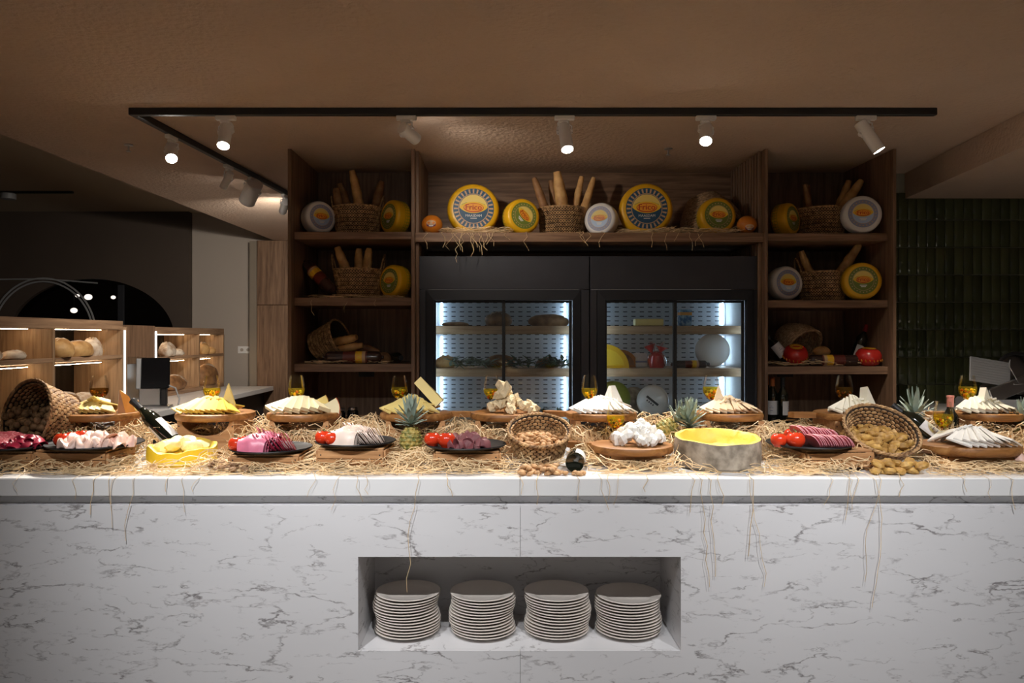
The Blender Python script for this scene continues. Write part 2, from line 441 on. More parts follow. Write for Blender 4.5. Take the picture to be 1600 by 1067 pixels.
M['pastrami'] = plain('purple_brown_cured_beef', (0.20, 0.055, 0.062), 0.6, var=0.25, vscale=30, rnd=0.1)
M['tomato'] = plain('ripe_tomato', (0.66, 0.045, 0.012), 0.18, coat=0.4, sss=0.1, rnd=0.06)
M['stemgreen'] = plain('green_stalk', (0.10, 0.15, 0.04), 0.6)
M['pineskin'] = two('pineapple_skin', (0.14, 0.155, 0.035), (0.46, 0.34, 0.09), 60, 0.38, 0.6, 0.55, 3, 0.3)
M['pineleaf'] = plain('grey_green_leaf', (0.33, 0.40, 0.33), 0.55, var=0.2, vscale=30, rnd=0.15)
M['leaf'] = plain('olive_leaf', (0.06, 0.10, 0.05), 0.5, var=0.3, vscale=20)
M['leafpale'] = plain('silver_leaf', (0.22, 0.27, 0.20), 0.55, var=0.25, vscale=20)
M['walnut_nut'] = two('walnut_shell', (0.20, 0.105, 0.045), (0.42, 0.25, 0.12), 70, 0.35, 0.65, 0.6, 4, 0.5, rnd=0.12)
M['almond'] = two('almond_shell', (0.36, 0.185, 0.075), (0.62, 0.37, 0.175), 60, 0.35, 0.65, 0.65, 4, 0.4, rnd=0.14)
M['fig'] = two('dried_fig_skin', (0.34, 0.17, 0.04), (0.66, 0.40, 0.11), 26, 0.35, 0.66, 0.55, 5, 0.5, rnd=0.14)
M['bark'] = two('bark_chip', (0.20, 0.11, 0.055), (0.46, 0.29, 0.165), 40, 0.35, 0.65, 0.85, 5, 0.6, rnd=0.1)
M['crust'] = two('golden_crust', (0.42, 0.20, 0.06), (0.74, 0.46, 0.19), 12, 0.34, 0.66, 0.55, 6, 0.2, rnd=0.1)
M['crustdk'] = two('brown_crust', (0.16, 0.07, 0.028), (0.36, 0.185, 0.075), 14, 0.34, 0.66, 0.6, 6, 0.3, rnd=0.1)
M['flour'] = two('floured_crust', (0.46, 0.31, 0.20), (0.76, 0.66, 0.54), 16, 0.38, 0.62, 0.75, 6, 0.2, rnd=0.1)
M['bottle'] = plain('dark_bottle_glass', (0.008, 0.010, 0.006), 0.07, spec=0.7, coat=0.5)
M['paper'] = plain('white_paper_label', (0.74, 0.73, 0.72), 0.6, var=0.04, vscale=30)
M['foilred'] = plain('red_foil_capsule', (0.34, 0.02, 0.025), 0.35)
M['foilorange'] = plain('copper_foil_capsule', (0.45, 0.12, 0.03), 0.35)
M['foilpink'] = plain('salmon_foil_capsule', (0.72, 0.27, 0.20), 0.4)
M['sausage'] = plain('dark_sausage_casing', (0.045, 0.022, 0.018), 0.25, coat=0.4)
def cloudy(name, c, k):
    """cloudy liquid: tinted see-through mixed with scattering"""
    m = bpy.data.materials.new(name); m.use_nodes = True; nt = m.node_tree; N = nt.nodes; N.clear()
    o = N.new('ShaderNodeOutputMaterial'); mx = N.new('ShaderNodeMixShader'); tr = N.new('ShaderNodeBsdfTransparent'); ad = N.new('ShaderNodeMixShader')
    df = N.new('ShaderNodeBsdfDiffuse'); tl = N.new('ShaderNodeBsdfTranslucent')
    tr.inputs[0].default_value = (*[min(1, q*1.05+0.1) for q in c], 1); df.inputs[0].default_value = (*c, 1); tl.inputs[0].default_value = (*c, 1)
    mx.inputs[0].default_value = k; ad.inputs[0].default_value = 0.6
    nt.links.new(df.outputs[0], ad.inputs[1]); nt.links.new(tl.outputs[0], ad.inputs[2])
    nt.links.new(tr.outputs[0], mx.inputs[1]); nt.links.new(ad.outputs[0], mx.inputs[2]); nt.links.new(mx.outputs[0], o.inputs[0])
    return m
M['wine'] = cloudy('amber_marinade', (0.92, 0.74, 0.12), 0.13)
M['winedk'] = cloudy('dark_marinade', (0.42, 0.25, 0.05), 0.13)
M['bit_yellow'] = plain('yellow_pickle', (0.80, 0.46, 0.02), 0.3); M['bit_red'] = plain('red_pickle', (0.45, 0.04, 0.01), 0.3)
M['bit_dark'] = plain('black_olive', (0.03, 0.012, 0.012), 0.25); M['bit_green'] = plain('green_olive', (0.28, 0.30, 0.05), 0.3); M['bit_white'] = plain('white_pickle', (0.75, 0.68, 0.52), 0.4)
def tilemat():
    m, nt, N, b = newmat('glazed_green_tile')
    oi = N.new('ShaderNodeObjectInfo'); cr = N.new('ShaderNodeValToRGB')
    cr.color_ramp.elements[0].color = (0.050, 0.062, 0.027, 1); cr.color_ramp.elements[1].color = (0.095, 0.110, 0.050, 1)
    nt.links.new(oi.outputs['Random'], cr.inputs[0]); nt.links.new(cr.outputs[0], b.inputs['Base Color'])
    b.inputs['Roughness'].default_value = 0.1
    tc = N.new('ShaderNodeTexCoord'); nz = N.new('ShaderNodeTexNoise'); nz.inputs['Scale'].default_value = 14
    nt.links.new(tc.outputs['Object'], nz.inputs['Vector'])
    bp = N.new('ShaderNodeBump'); bp.inputs['Strength'].default_value = 0.18; bp.inputs['Distance'].default_value = 0.01
    nt.links.new(nz.outputs['Fac'], bp.inputs['Height']); nt.links.new(bp.outputs[0], b.inputs['Normal'])
    return m
M['tile'] = tilemat()
M['grout'] = plain('pale_grout', (0.32, 0.32, 0.25), 0.8)
ink('ink_maroon', (0.13, 0.022, 0.014))

M['pane_dark'] = glass('smoked_glass', (0.30, 0.29, 0.28), 1.4, 0.0, 0.8)
M['globe'] = emit('glowing_globe', (1.0, 0.95, 0.88), 14.0)
# ================================================================== the room
CEIL = 2.745; YB = 10.3; YT = 5.88
def bx(*a): return MB().add(box(*a))
struct('floor', bx(-7, 5, -4, YB+0.2, -0.1, 0.0), M['floor'])
# main ceiling: left border runs into the depth at x about -3.1 ... -2.97
mb = MB().add(prism([(-3.30, -4), (5, -4), (5, YB+0.2), (-2.96, YB+0.2)], CEIL, CEIL+0.25))
struct('ceiling', mb, M['ceil'])
struct('ceiling_raised', bx(-7, -2.5, -4, YB+0.2, 3.15, 3.3), M['ceil2'])
mb = MB().add(prism([(2.27, -1.0), (5, -1.0), (5, YT), (3.08, YT)], 2.551, CEIL-0.001))
struct('trim_1', mb, M['ceil'])
struct('wall_right', bx(4.8, 5.0, -4, YB, 0, CEIL), M['wall_dark'])
struct('wall_left', bx(-7.1, -7.0, -4, YB, 0, 3.15), M['wall_dark'])
# far end of the neighbouring bread corner
struct('wall_back', bx(-4.16, -1.2, YB, YB+0.15, 0, 3.15), M['wall_light'])
AX, AZ, ARX, ARZ = -5.45, 1.48, 1.10, 0.78                      # arched opening glazed with dark glass
mb = MB().add(box(-7, -4.16, YB-0.12, YB+0.15, 0, AZ))
mb.add(prism([(-7, AZ), (AX-ARX, AZ)] + [(AX+ARX*math.cos(R(a)), AZ+ARZ*math.sin(R(a))) for a in range(175, 4, -5)] + [(AX+ARX, AZ), (-4.16, AZ), (-4.16, 3.15), (-7, 3.15)], -(YB+0.15), -(YB-0.12)), RX(90))
struct('wall_back_dark', mb, M['wall_dark'])
mb = MB().add(box(-9.5, -3.9, 14.5, 14.6, 0, 3.3)).add(box(-9.6, -9.5, YB+0.15, 14.5, 0, 3.3)).add(box(-3.9, -3.8, YB+0.16, 14.5, 0, 3.3)).add(box(-9.5, -3.9, YB+0.16, 14.5, 3.2, 3.3)).add(box(-9.5, -3.9, YB+0.21, 14.5, -0.1, 0))
struct('wall_beyond', mb, M['wall_dark'])
struct('wall_back_return', bx(-3.31, -3.19, YB-0.25, YB-0.001, 0, CEIL), M['return'])
wp = struct('wall_back_wood', bx(-3.19, -1.6, YB-0.30, YB-0.002, 0, CEIL-0.002), M['walnutZ'])
for (z0, z1) in ((0.0, 1.90), (1.905, CEIL-0.004)):
    struct('panel', MB().add(rbox(-3.188, -2.50, YB-0.325, YB-0.301, z0+0.002, z1, 0.003)), M['walnutZ'], wp)
# tiled wall to the right of the shelving
tw = struct('wall_tiled', bx(2.65, 4.8, YT, YT+0.15, 0, 2.75), M['grout'])
tile_me = MB().add(rbox(-0.0340, 0.0340, -0.012, 0.0, -0.1025, 0.1025, 0.005), smooth=True).mesh('tile', M['tile'], sharp=100)
z = 2.551 - 0.06
for r in range(9):
    for c in range(25):
        t = link('tile', tile_me, tw, (2.99 + c*0.0712, YT - 0.0003, z - r*0.2095 + 0.0),
                 rot=(random.uniform(-0.010, 0.010), 0, random.uniform(-0.02, 0.02)))
# arched dark glass in the brown wall, with globes added behind it as its points of light
mw = thing('arched_glass', 'dark arched glass in the brown wall above the bread shelves', 'window', (AX, YB-0.05, AZ))
part('pane', MB().add(prism(ell(ARX-0.003, ARZ-0.003, 36, 0, 0, 0, 180), 0, 0.008), RX(90)), M['pane_dark'], mw)
mb = MB()
for q in (0.66, 0.70):
    mb.add(tube([(x*q/0.66, 0, zz*q/0.66) for x, zz in ell(0.66, 0.72, 36, 0, 0, 0, 180)], 0.012, 5), T(-0.62, -0.10, 0.02), smooth=True)
part('inner_arch', mb, M['steel'], mw)
part('sweeping_rail', MB().add(tube([(-1.54, -0.10, 0.765), (-0.6, -0.10, 0.775), (0.10, -0.10, 0.72)], 0.010, 5), smooth=True), M['steel'], mw)
part('mullion', MB().add(rbox(0.34, 0.42, -0.055, -0.02, 0.0, 0.70, 0.004)), M['charcoal2'], mw)
for k, (u, v, r, lb) in enumerate(((115.5, 485, 0.055, 'lowest glowing globe in the dark arched glass'), (138, 464, 0.062, 'brightest glowing globe in the dark arched glass'), (121, 462, 0.034, 'small glowing globe left of the brightest one in the arched glass'), (177, 464.5, 0.038, 'glowing globe at the right in the dark arched glass'))):
    dd = 13.0
    t = thing('glow_globe', lb, 'lamp', (X(u, dd), dd, Z(v, dd)))
    part('globe', MB().add(sphere(r, r, r*0.8, 16, 10), smooth=True), M['globe'], t)
    part('cord', MB().add(tube([(0, 0, r*0.78), (0, 0, 3.198-Z(v, dd))], 0.006, 5)), M['black'], t)

# ================================================================== serving counter
CX0, CX1, CB = -2.9, 3.2, 3.95
NX0, NX1, NZ0, NZ1, ND = -0.5635, 0.697, 0.270, 0.6375, 0.393
SEAM = 0.070
top = thing('counter_worktop', 'long white solid-surface worktop spread with straw and food', 'worktop', (0, 0, 0))
part('slab', MB().add(rbox(CX0, 0.0695, 3.0, CB, 0.8725, ZC, 0.004)), M['white'], top)
part('slab', MB().add(rbox(0.0705, CX1, 3.0, CB, 0.8725, ZC, 0.004)), M['white'], top)
ctr = thing('serving_counter', 'long white veined marble counter front with a plate niche', 'counter', (0, 0, 0))
def front(x0, x1, nx0, nx1):
    m = MB(); zt = 0.8375; y0, y1 = 3.0, 3.02
    if nx0 > x0: m.add(box(x0, nx0, y0, y1, 0, zt))
    m.add(box(nx0, nx1, y0, y1, NZ1, zt)); m.add(box(nx0, nx1, y0, y1, 0, NZ0))
    if nx1 < x1: m.add(box(nx1, x1, y0, y1, 0, zt))
    return m
part('marble_panel', front(CX0, SEAM-0.0008, NX0, SEAM-0.0008), M['marble'], ctr)
part('marble_panel', front(SEAM+0.0008, CX1, SEAM+0.0008, NX1), M['marble'], ctr)
part('recess_band', MB().add(box(CX0, CX1, 3.05, 3.07, 0.8378, 0.872)).add(box(CX0, CX1, 3.0205, 3.07, 0.825, 0.8372)), M['marble'], ctr)
m = MB().add(box(NX0-0.02, NX1+0.02, 3.0+ND, 3.0+ND+0.02, NZ0-0.02, NZ1+0.02))
part('niche_back', m, M['marble'], ctr)
part('niche_side', MB().add(box(NX0-0.02, NX0, 3.0205, 3.0+ND, NZ0, NZ1)), M['marble'], ctr)
part('niche_side', MB().add(box(NX1, NX1+0.02, 3.0205, 3.0+ND, NZ0, NZ1)), M['marble'], ctr)
part('niche_top', MB().add(box(NX0-0.02, NX1+0.02, 3.0205, 3.0+ND, NZ1, NZ1+0.02)), M['marble'], ctr)
part('niche_floor', MB().add(box(NX0-0.02, NX1+0.02, 3.0205, 3.0+ND, NZ0-0.02, NZ0)), M['marble'], ctr)
part('carcass', MB().add(box(CX0, NX0-0.03, 3.08, CB-0.03, 0, 0.8715)).add(box(NX1+0.03, CX1, 3.08, CB-0.03, 0, 0.8715)).add(box(NX0-0.03, NX1+0.03, 3.44, CB-0.03, 0, 0.8715)), M['charcoal'], ctr)
# plates in the niche
pl = MB().add(lathe([(0, 0.004), (0.075, 0.004), (0.078, 0.0), (0.086, 0.0), (0.090, 0.005), (0.131, 0.0165), (0.1345, 0.0195), (0.133, 0.022), (0.129, 0.0215), (0.094, 0.0125), (0.086, 0.0085), (0, 0.0075)], 48), smooth=True)
plate_me = pl.mesh('dinner_plate', M['porcelain'])
ORD = ['first', 'second', 'third', 'fourth', 'fifth', 'sixth', 'seventh', 'eighth', 'ninth', 'tenth', 'eleventh', 'twelfth', 'thirteenth', 'fourteenth', 'fifteenth', 'sixteenth']
names = ['leftmost plate stack', 'second plate stack from the left', 'third plate stack from the left', 'rightmost plate stack']
for k, (u, n) in enumerate(((636, 14), (753.5, 14), (871, 14), (981, 13))):
    for i in range(n):
        lab = 'cream dinner plate on top of the %s in the niche' % names[k] if i == n-1 else 'cream dinner plate, %s from the top of the %s' % (ORD[n-1-i], names[k])
        sway = 0.006*math.sin(i*0.55 + k*2.0)
        tag(link('dinner_plate', plate_me, None, (X(u, 3.195) + sway + random.uniform(-.0015, .0015), 3.195 + random.uniform(-.002, .002), NZ0 + 0.0003 + i*0.0117)),
            lab, 'plate', 'plates of the %s' % names[k])

# ================================================================== shelving wall
SY0, SY1 = 5.10, 5.86                          # front and back of the shelving
BY = 5.17                                      # front edge of the shelf boards
su = thing('shelving_unit', 'tall walnut shelving wall behind the counter holding cheeses and baskets', 'shelving', (0, 0, 0))
PL, PR = X(449.4, SY0), X(1400.7, SY0)
DL0, DL1 = X(642.5, SY0), X(648, SY0)
DR0, DR1 = X(1195, SY0), X(1200, SY0)
def sp(name, x0, x1, y0, y1, z0, z1, mat, r=0.002): return part(name, MB().add(rbox(x0, x1, y0, y1, z0, z1, r)), M[mat], su)
sp('side_panel', PL, PL+0.025, SY0, SY1, 0, CEIL-0.002, 'walnutZ')
sp('side_panel', PR-0.022, PR, SY0, SY1, 0, CEIL-0.002, 'walnutZ')
sp('divider', DL0, DL1, SY0, SY1, 0, CEIL-0.002, 'walnutZ')
sp('divider', DR0, DR1, SY0, SY1, 0, CEIL-0.002, 'walnutZ')
sp('back_panel', PL+0.025, DL0, SY1-0.02, SY1, 0.9, CEIL-0.002, 'walnutZ')
sp('back_panel', DR1, PR-0.022, SY1-0.02, SY1, 0.9, CEIL-0.002, 'walnutZ')
sp('back_panel', DL1, DR0, SY1-0.02, SY1, 2.05, CEIL-0.002, 'walnutX')
SH = {}
for k, (zt, zb) in enumerate(((2.2026, 2.151), (1.759, 1.705), (1.312, 1.259))):
    sp('shelf', PL+0.0255, DL0-0.0005, BY, SY1-0.021, zb, zt, 'walnutX'); SH['L%d' % k] = zt
for k, (zt, zb) in enumerate(((2.192, 2.141), (1.742, 1.692), (1.295, 1.243))):
    sp('shelf', DR1+0.0005, PR-0.0225, BY, SY1-0.021, zb, zt, 'walnutX'); SH['R%d' % k] = zt
sp('shelf', DL1+0.0005, DR0-0.0005, SY0+0.02, SY1-0.021, 2.128, 2.190, 'walnutX'); SH['C'] = 2.190
for s, x in ((1, DL1), (-1, DR0)):                           # upright ribs on the inner faces of the dividers
    for i in range(11):
        y = SY0+0.06+i*0.06
        for (z0, z1) in ((2.191, CEIL-0.004), (0.92, 2.127)):
            sp('rib', min(x, x+s*0.022), max(x, x+s*0.022), y, y+0.032, z0, z1, 'walnutZ', 0.003)
BC = 0.89
for x0, x1 in ((PL+0.026, DL0), (DR1, PR-0.023)):
    sp('base_cabinet', x0, x1, SY0+0.03, SY1-0.022, 0.0, BC-0.031, 'walnutX')
    sp('base_top', x0, x1, SY0+0.01, SY1-0.022, BC-0.03, BC, 'walnutX')
    sp('socket_plate', (x0+x1)/2-0.09, (x0+x1)/2+0.03, SY1-0.028, SY1-0.0205, 1.19, 1.24, 'black')

# ================================================================== glass-door fridges
def fridge(u0, u1, ul, ur, um, label):
    d = 5.20
    x0, x1 = X(u0, d)+0.001, X(u1, d)-0.001
    a0, a1, am = X(ul, d), X(ur, d), X(um, d)
    zt = Z(400, d); zo = Z(469, d); zb = 0.45; yb = 5.80
    fr = thing('display_fridge', label, 'fridge', (0, 0, 0))
    P = lambda n, mt, *b, r=0.003: part(n, MB().add(rbox(*b, r)), M[mt], fr)
    P('header_panel', 'charcoal', x0, x1, d, d+0.02, Z(452, d), zt)
    P('side_wall', 'charcoal', x0, x0+0.012, d+0.021, yb, 0, zt-0.001)
    P('side_wall', 'charcoal', x1-0.012, x1, d+0.021, yb, 0, zt-0.001)
    P('roof', 'charcoal', x0+0.013, x1-0.013, d+0.021, yb, zt-0.03, zt-0.001)
    P('front_stile', 'charcoal', x0, a0-0.055, d, d+0.02, 0, Z(452, d)-0.003)
    P('front_stile', 'charcoal', a1+0.055, x1, d, d+0.02, 0, Z(452, d)-0.003)
    P('plinth', 'charcoal', a0-0.054, a1+0.054, d, d+0.02, 0, zb-0.06)
    # raised bevelled frame round the opening
    m = MB()
    o0, o1, ot = a0-0.053, a1+0.053, Z(452, d)-0.0025
    for (xa, xb, s) in ((o0, a0, 1), (a1, o1, -1)):
        m.add(([(xa, d-0.004 if s > 0 else d-0.016, zb), (xb, d-0.016 if s > 0 else d-0.004, zb), (xb, d+0.03, zb), (xa, d+0.03, zb),
                (xa, d-0.004 if s > 0 else d-0.016, ot if s > 0 else zo), (xb, d-0.016 if s > 0 else d-0.004, zo if s > 0 else ot), (xb, d+0.03, zo if s > 0 else ot), (xa, d+0.03, ot if s > 0 else zo)],
               [(0,3,2,1),(4,5,6,7),(0,1,5,4),(1,2,6,5),(2,3,7,6),(3,0,4,7)]))
    m.add(([(o0, d-0.004, ot), (o1, d-0.004, ot), (a1, d-0.016, zo), (a0, d-0.016, zo), (o0, d+0.03, ot), (o1, d+0.03, ot), (a1, d+0.03, zo), (a0, d+0.03, zo)],
           [(0,1,2,3),(7,6,5,4),(0,4,5,1),(1,5,6,2),(2,6,7,3),(3,7,4,0)]))
    part('opening_frame', m, M['charcoal2'], fr)
    # two sliding doors
    for k, (xa, xb, y) in enumerate(((a0, am+0.012, d+0.006), (am-0.012, a1, d+0.030))):
        m = MB()
        w = 0.013
        for b in ((xa+0.001, xa+w, zb, zo-0.001), (xb-w*1.7, xb-0.001, zb, zo-0.001)): m.add(rbox(b[0], b[1], y, y+0.018, b[2], b[3], 0.002))
        for b in ((zo-0.016, zo-0.001), (zb, zb+0.03)): m.add(rbox(xa+w, xb-w*1.7, y, y+0.018, b[0], b[1], 0.002))
        dr = part('door', m, M['black'], fr)
        part('pane', MB().add(box(xa+w, xb-w*1.7, y+0.007, y+0.011, zb+0.03, zo-0.016)), M['pane'], dr)
    # inside
    P('inner_side', 'steel', a0-0.03, a0-0.02, d+0.06, yb-0.05, zb, zo+0.04)
    P('inner_side', 'steel', a1+0.02, a1+0.03, d+0.06, yb-0.05, zb, zo+0.04)
    P('inner_top', 'steel', a0-0.02, a1+0.02, d+0.06, yb-0.05, zo+0.03, zo+0.04)
    P('inner_back', 'fridge_back', a0-0.02, a1+0.02, yb-0.05, yb-0.04, zb, zo+0.03)
    m = MB(); zz = zo+0.01
    while zz > zb+0.1:
        xx = a0+0.02
        while xx < a1-0.03:
            m.add(box(xx, xx+0.031, yb-0.0525, yb-0.0498, zz-0.0065, zz)); xx += 0.0625
        zz -= 0.034
    part('air_slots', m, M['black'], fr)['kind'] = 'stuff'
    lev = []
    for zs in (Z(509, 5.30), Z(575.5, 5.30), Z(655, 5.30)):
        P('shelf', 'oaklit', a0-0.018, a1+0.018, 5.30, yb-0.07, zs-0.058, zs); lev.append(zs)
    ks = [zo+0.02, lev[0]-0.06, lev[1]-0.06]
    for i, zs in enumerate(ks):
        z1 = lev[i]+0.012
        for xx in (a0+0.004, a1-0.016): P('light_strip', 'ledcool', xx, xx+0.012, yb-0.085, yb-0.073, z1, zs-0.012)
    for xx in (a0-0.020, a1+0.014): P('added_front_strip', 'ledcool', xx, xx+0.006, d+0.034, d+0.044, zb+0.05, zo+0.01)  # unseen strips added behind the door frame to light the contents
    P('inner_floor', 'steel', a0-0.02, a1+0.02, d+0.06, yb-0.05, zb-0.01, zb)
    return a0, a1, lev
M['fridge_back'] = plain('pale_perforated_steel', (0.50, 0.54, 0.60), 0.35, 0.3)
F1 = fridge(654, 921, 678, 895, 787, 'charcoal glass-door fridge on the left, with bread and leafy sprigs inside')
F2 = fridge(922, 1193, 945.5, 1166, 1055.5, 'charcoal glass-door fridge on the right, with cheese wheels and packets inside')

# ================================================================== track lighting
TZ = 2.705
tr = thing('lighting_track', 'thin black ceiling track turning a corner over the aisle', 'track', (0, 0, 0))
TX0, TX1, TYD = -2.02, 2.37, 4.2
part('rail', MB().add(rbox(TX0-0.018, TX1, TYD-0.018, TYD+0.018, TZ, CEIL-0.001, 0.003)), M['black'], tr)
EX, EY = -1.83, 6.9
ang = math.degrees(math.atan2(EX-TX0, EY-TYD)); Ln = math.hypot(EX-TX0, EY-TYD)
part('rail', MB().add(rbox(-0.018, 0.018, 0.0185, Ln, TZ, CEIL-0.001, 0.003), T(TX0, TYD, 0) @ RZ(-ang)), M['black'], tr)
def lamp(label, base, aim, on=True, L=0.16, r=0.034, power=P_TRACK, size=62, blend=0.85, wide=False, temp=(1.0, 0.91, 0.80), group='white track spotlights', yaw=0):
    """adapter on the track, fork arm, tubular head; the head points at aim"""
    base = Vector(base); aim = Vector(aim)
    t = thing('track_spotlight', label, 'spotlight', base, group=None)
    part('adapter', MB().add(rbox(-0.055, 0.055, -0.015, 0.015, -0.026, -0.0005, 0.004), RZ(yaw)).add(rbox(-0.03, 0.02, -0.013, 0.013, -0.042, -0.0255, 0.004), RZ(yaw)), M['lampwhite'], t)
    piv = Vector((0, 0, -0.085))
    ax = (aim - (base + piv)).normalized()
    q = axisq(-ax)                                            # local +z is the tail of the head
    side = (q @ Vector((1, 0, 0)))
    m = MB()
    for s in (-1, 1):
        m.add(tube([(side*s*0.012) + Vector((0, 0, -0.042)), side*s*(r+0.006) + Vector((0, 0, -0.060)), piv + side*s*(r+0.005), piv + side*s*(r+0.004) + ax*0.02], 0.0045, 6), smooth=True)
        m.add(lathe([(0, -0.006), (0.011, -0.006), (0.011, 0.006), (0, 0.006)], 10), Matrix.Translation(piv + side*s*(r+0.004)) @ axisq(side).to_matrix().to_4x4(), smooth=True)
    part('fork', m, M['lampwhite'], t)
    off = 0.05
    prof = [(0, L*0.32), (r*0.86, L*0.32), (r, L*0.30), (r, -L*0.68), (r*0.93, -L*0.68), (r*0.90, -L*0.64), (0, -L*0.64)]
    hd = link('head', MB().add(lathe(prof, 24), smooth=True).mesh('head', M['lampwhite']), t, piv, quat=q)
    part('cooling_slot', MB().add(rbox(-0.004, 0.004, r-0.001, r+0.001, -0.03, 0.0, 0.0008)).add(rbox(-0.004, 0.004, r-0.001, r+0.001, 0.008, 0.02, 0.0008)), M['black'], hd)
    part('lens', MB().add(lathe([(0, -L*0.655), (r*0.89, -L*0.655), (r*0.89, -L*0.641), (0, -L*0.641)], 20), smooth=True), M['lens_on' if on else 'lens_off'], hd)
    if on:
        ld = bpy.data.lights.new('spot', 'SPOT'); ld.energy = power; ld.color = temp
        ld.spot_size = R(size); ld.spot_blend = blend; ld.shadow_soft_size = r*0.8
        lo = bpy.data.objects.new('spot', ld); COL.objects.link(lo); lo.parent = hd
        lo.location = (0, 0, -L*0.70)
    return t
def tp(u): return (X(u, TYD), TYD, TZ)
def tl(d): k = (d-TYD)/(EY-TYD); return (TX0+(EX-TX0)*k, d, TZ)
lamp('lit white spotlight nearest the corner of the track, on its front rail', tp(353), (-1.42, 3.25, 1.0), size=72, blend=1.0)
lamp('white spotlight on the front rail turned away towards the shelves', tp(635), (0.20, 5.30, 2.2), L=0.13, size=95, blend=1.0, power=P_TRACK*0.16)
lamp('white spotlight at the middle of the front rail, hanging straight down', tp(882), (0.50, 3.35, 0.95), L=0.19, size=70, blend=1.0)
lamp('glaring white spotlight on the front rail, right of the middle', tp(1103), (0.75, 2.9, 0.95), L=0.13, size=60, blend=1.0, power=P_TRACK*0.6)
lamp('white spotlight near the right end of the front rail', tp(1353), (2.90, 3.90, 1.0), L=0.19, size=118, blend=1.0, power=P_TRACK*1.0)
lamp('glaring white spotlight on the side rail close to the corner', tl(4.62), (-1.25, 2.9, 0.9), L=0.15, yaw=85, size=64, blend=1.0, power=P_TRACK*0.8)
lamp('small white spotlight on the side rail, ahead of the stubby lamp', tl(5.42), (-3.2, 6.3, 0.9), L=0.13, r=0.026, yaw=85, power=P_TRACK*0.3, size=110, blend=1.0)
lamp('wide stubby white spotlight on the side rail', tl(5.85), (-3.3, 7.4, 0.9), L=0.19, r=0.062, yaw=85, power=P_TRACK*0.4, size=120, blend=1.0)
lamp('white spotlight at the far end of the side rail by the shelving', tl(6.55), (-3.5, 10.2, 1.4), L=0.19, yaw=85, power=P_TRACK*0.8, size=110, blend=1.0)
# second rail on the guest side of the counter, over the photographer
tr2 = thing('lighting_track', 'black ceiling track over the guest side of the counter', 'track', (0, 0, 0))
part('rail', MB().add(rbox(-2.6, 3.0, 1.332, 1.368, TZ, CEIL-0.001, 0.003)), M['black'], tr2)
FRONT = ((-1.10, (-0.95, 3.05, 0.95), 1.15), (-0.15, (-0.25, 3.05, 0.60), 0.60), (0.75, (0.75, 3.05, 0.60), 0.6), (1.55, (1.60, 3.05, 0.95), 1.1))
for k, (x, aim, f) in enumerate(FRONT):
    lamp('white spotlight %s on the rail over the guest side' % ('first', 'second', 'third', 'fourth')[k], (x, 1.35, TZ), aim, power=P_FRONT*f, size=64, blend=1.0, temp=(0.97, 0.98, 1.0))

# sprinkler heads and the far track lamp in the raised ceiling
def sprinkler(x, y, zc, label):
    t = thing('sprinkler_head', label, 'sprinkler', (x, y, zc))
    part('collar', MB().add(lathe([(0, 0), (0.028, 0), (0.028, -0.006), (0.008, -0.010), (0, -0.010)], 16), smooth=True), M['chrome'], t)
    part('deflector', MB().add(lathe([(0, -0.010), (0.006, -0.011), (0.006, -0.04), (0.016, -0.042), (0.016, -0.045), (0, -0.045)], 12), smooth=True), M['chrome'], t)
dd = 1.245*F/(V0-226); sprinkler(X(201, dd), dd, CEIL, 'small sprinkler head on the ceiling left of the track corner')
dd = 1.245*F/(V0-232); sprinkler(X(1044, dd), dd, CEIL, 'small sprinkler head on the ceiling over the fridges')
ft = thing('ceiling_light_bar', 'dark ceiling light bar in the raised ceiling far left', 'light', (-5.35, 8.75, 3.15))
part('bar', MB().add(rbox(-0.65, 0.46, -0.02, 0.02, -0.025, -0.0005, 0.004)), M['black'], ft)
part('lamp_disc', MB().add(lathe([(0, -0.025), (0.075, -0.025), (0.08, -0.03), (0.08, -0.09), (0.06, -0.092), (0, -0.085)], 20), T(-0.28, 0, 0), smooth=True), M['steel'], ft)

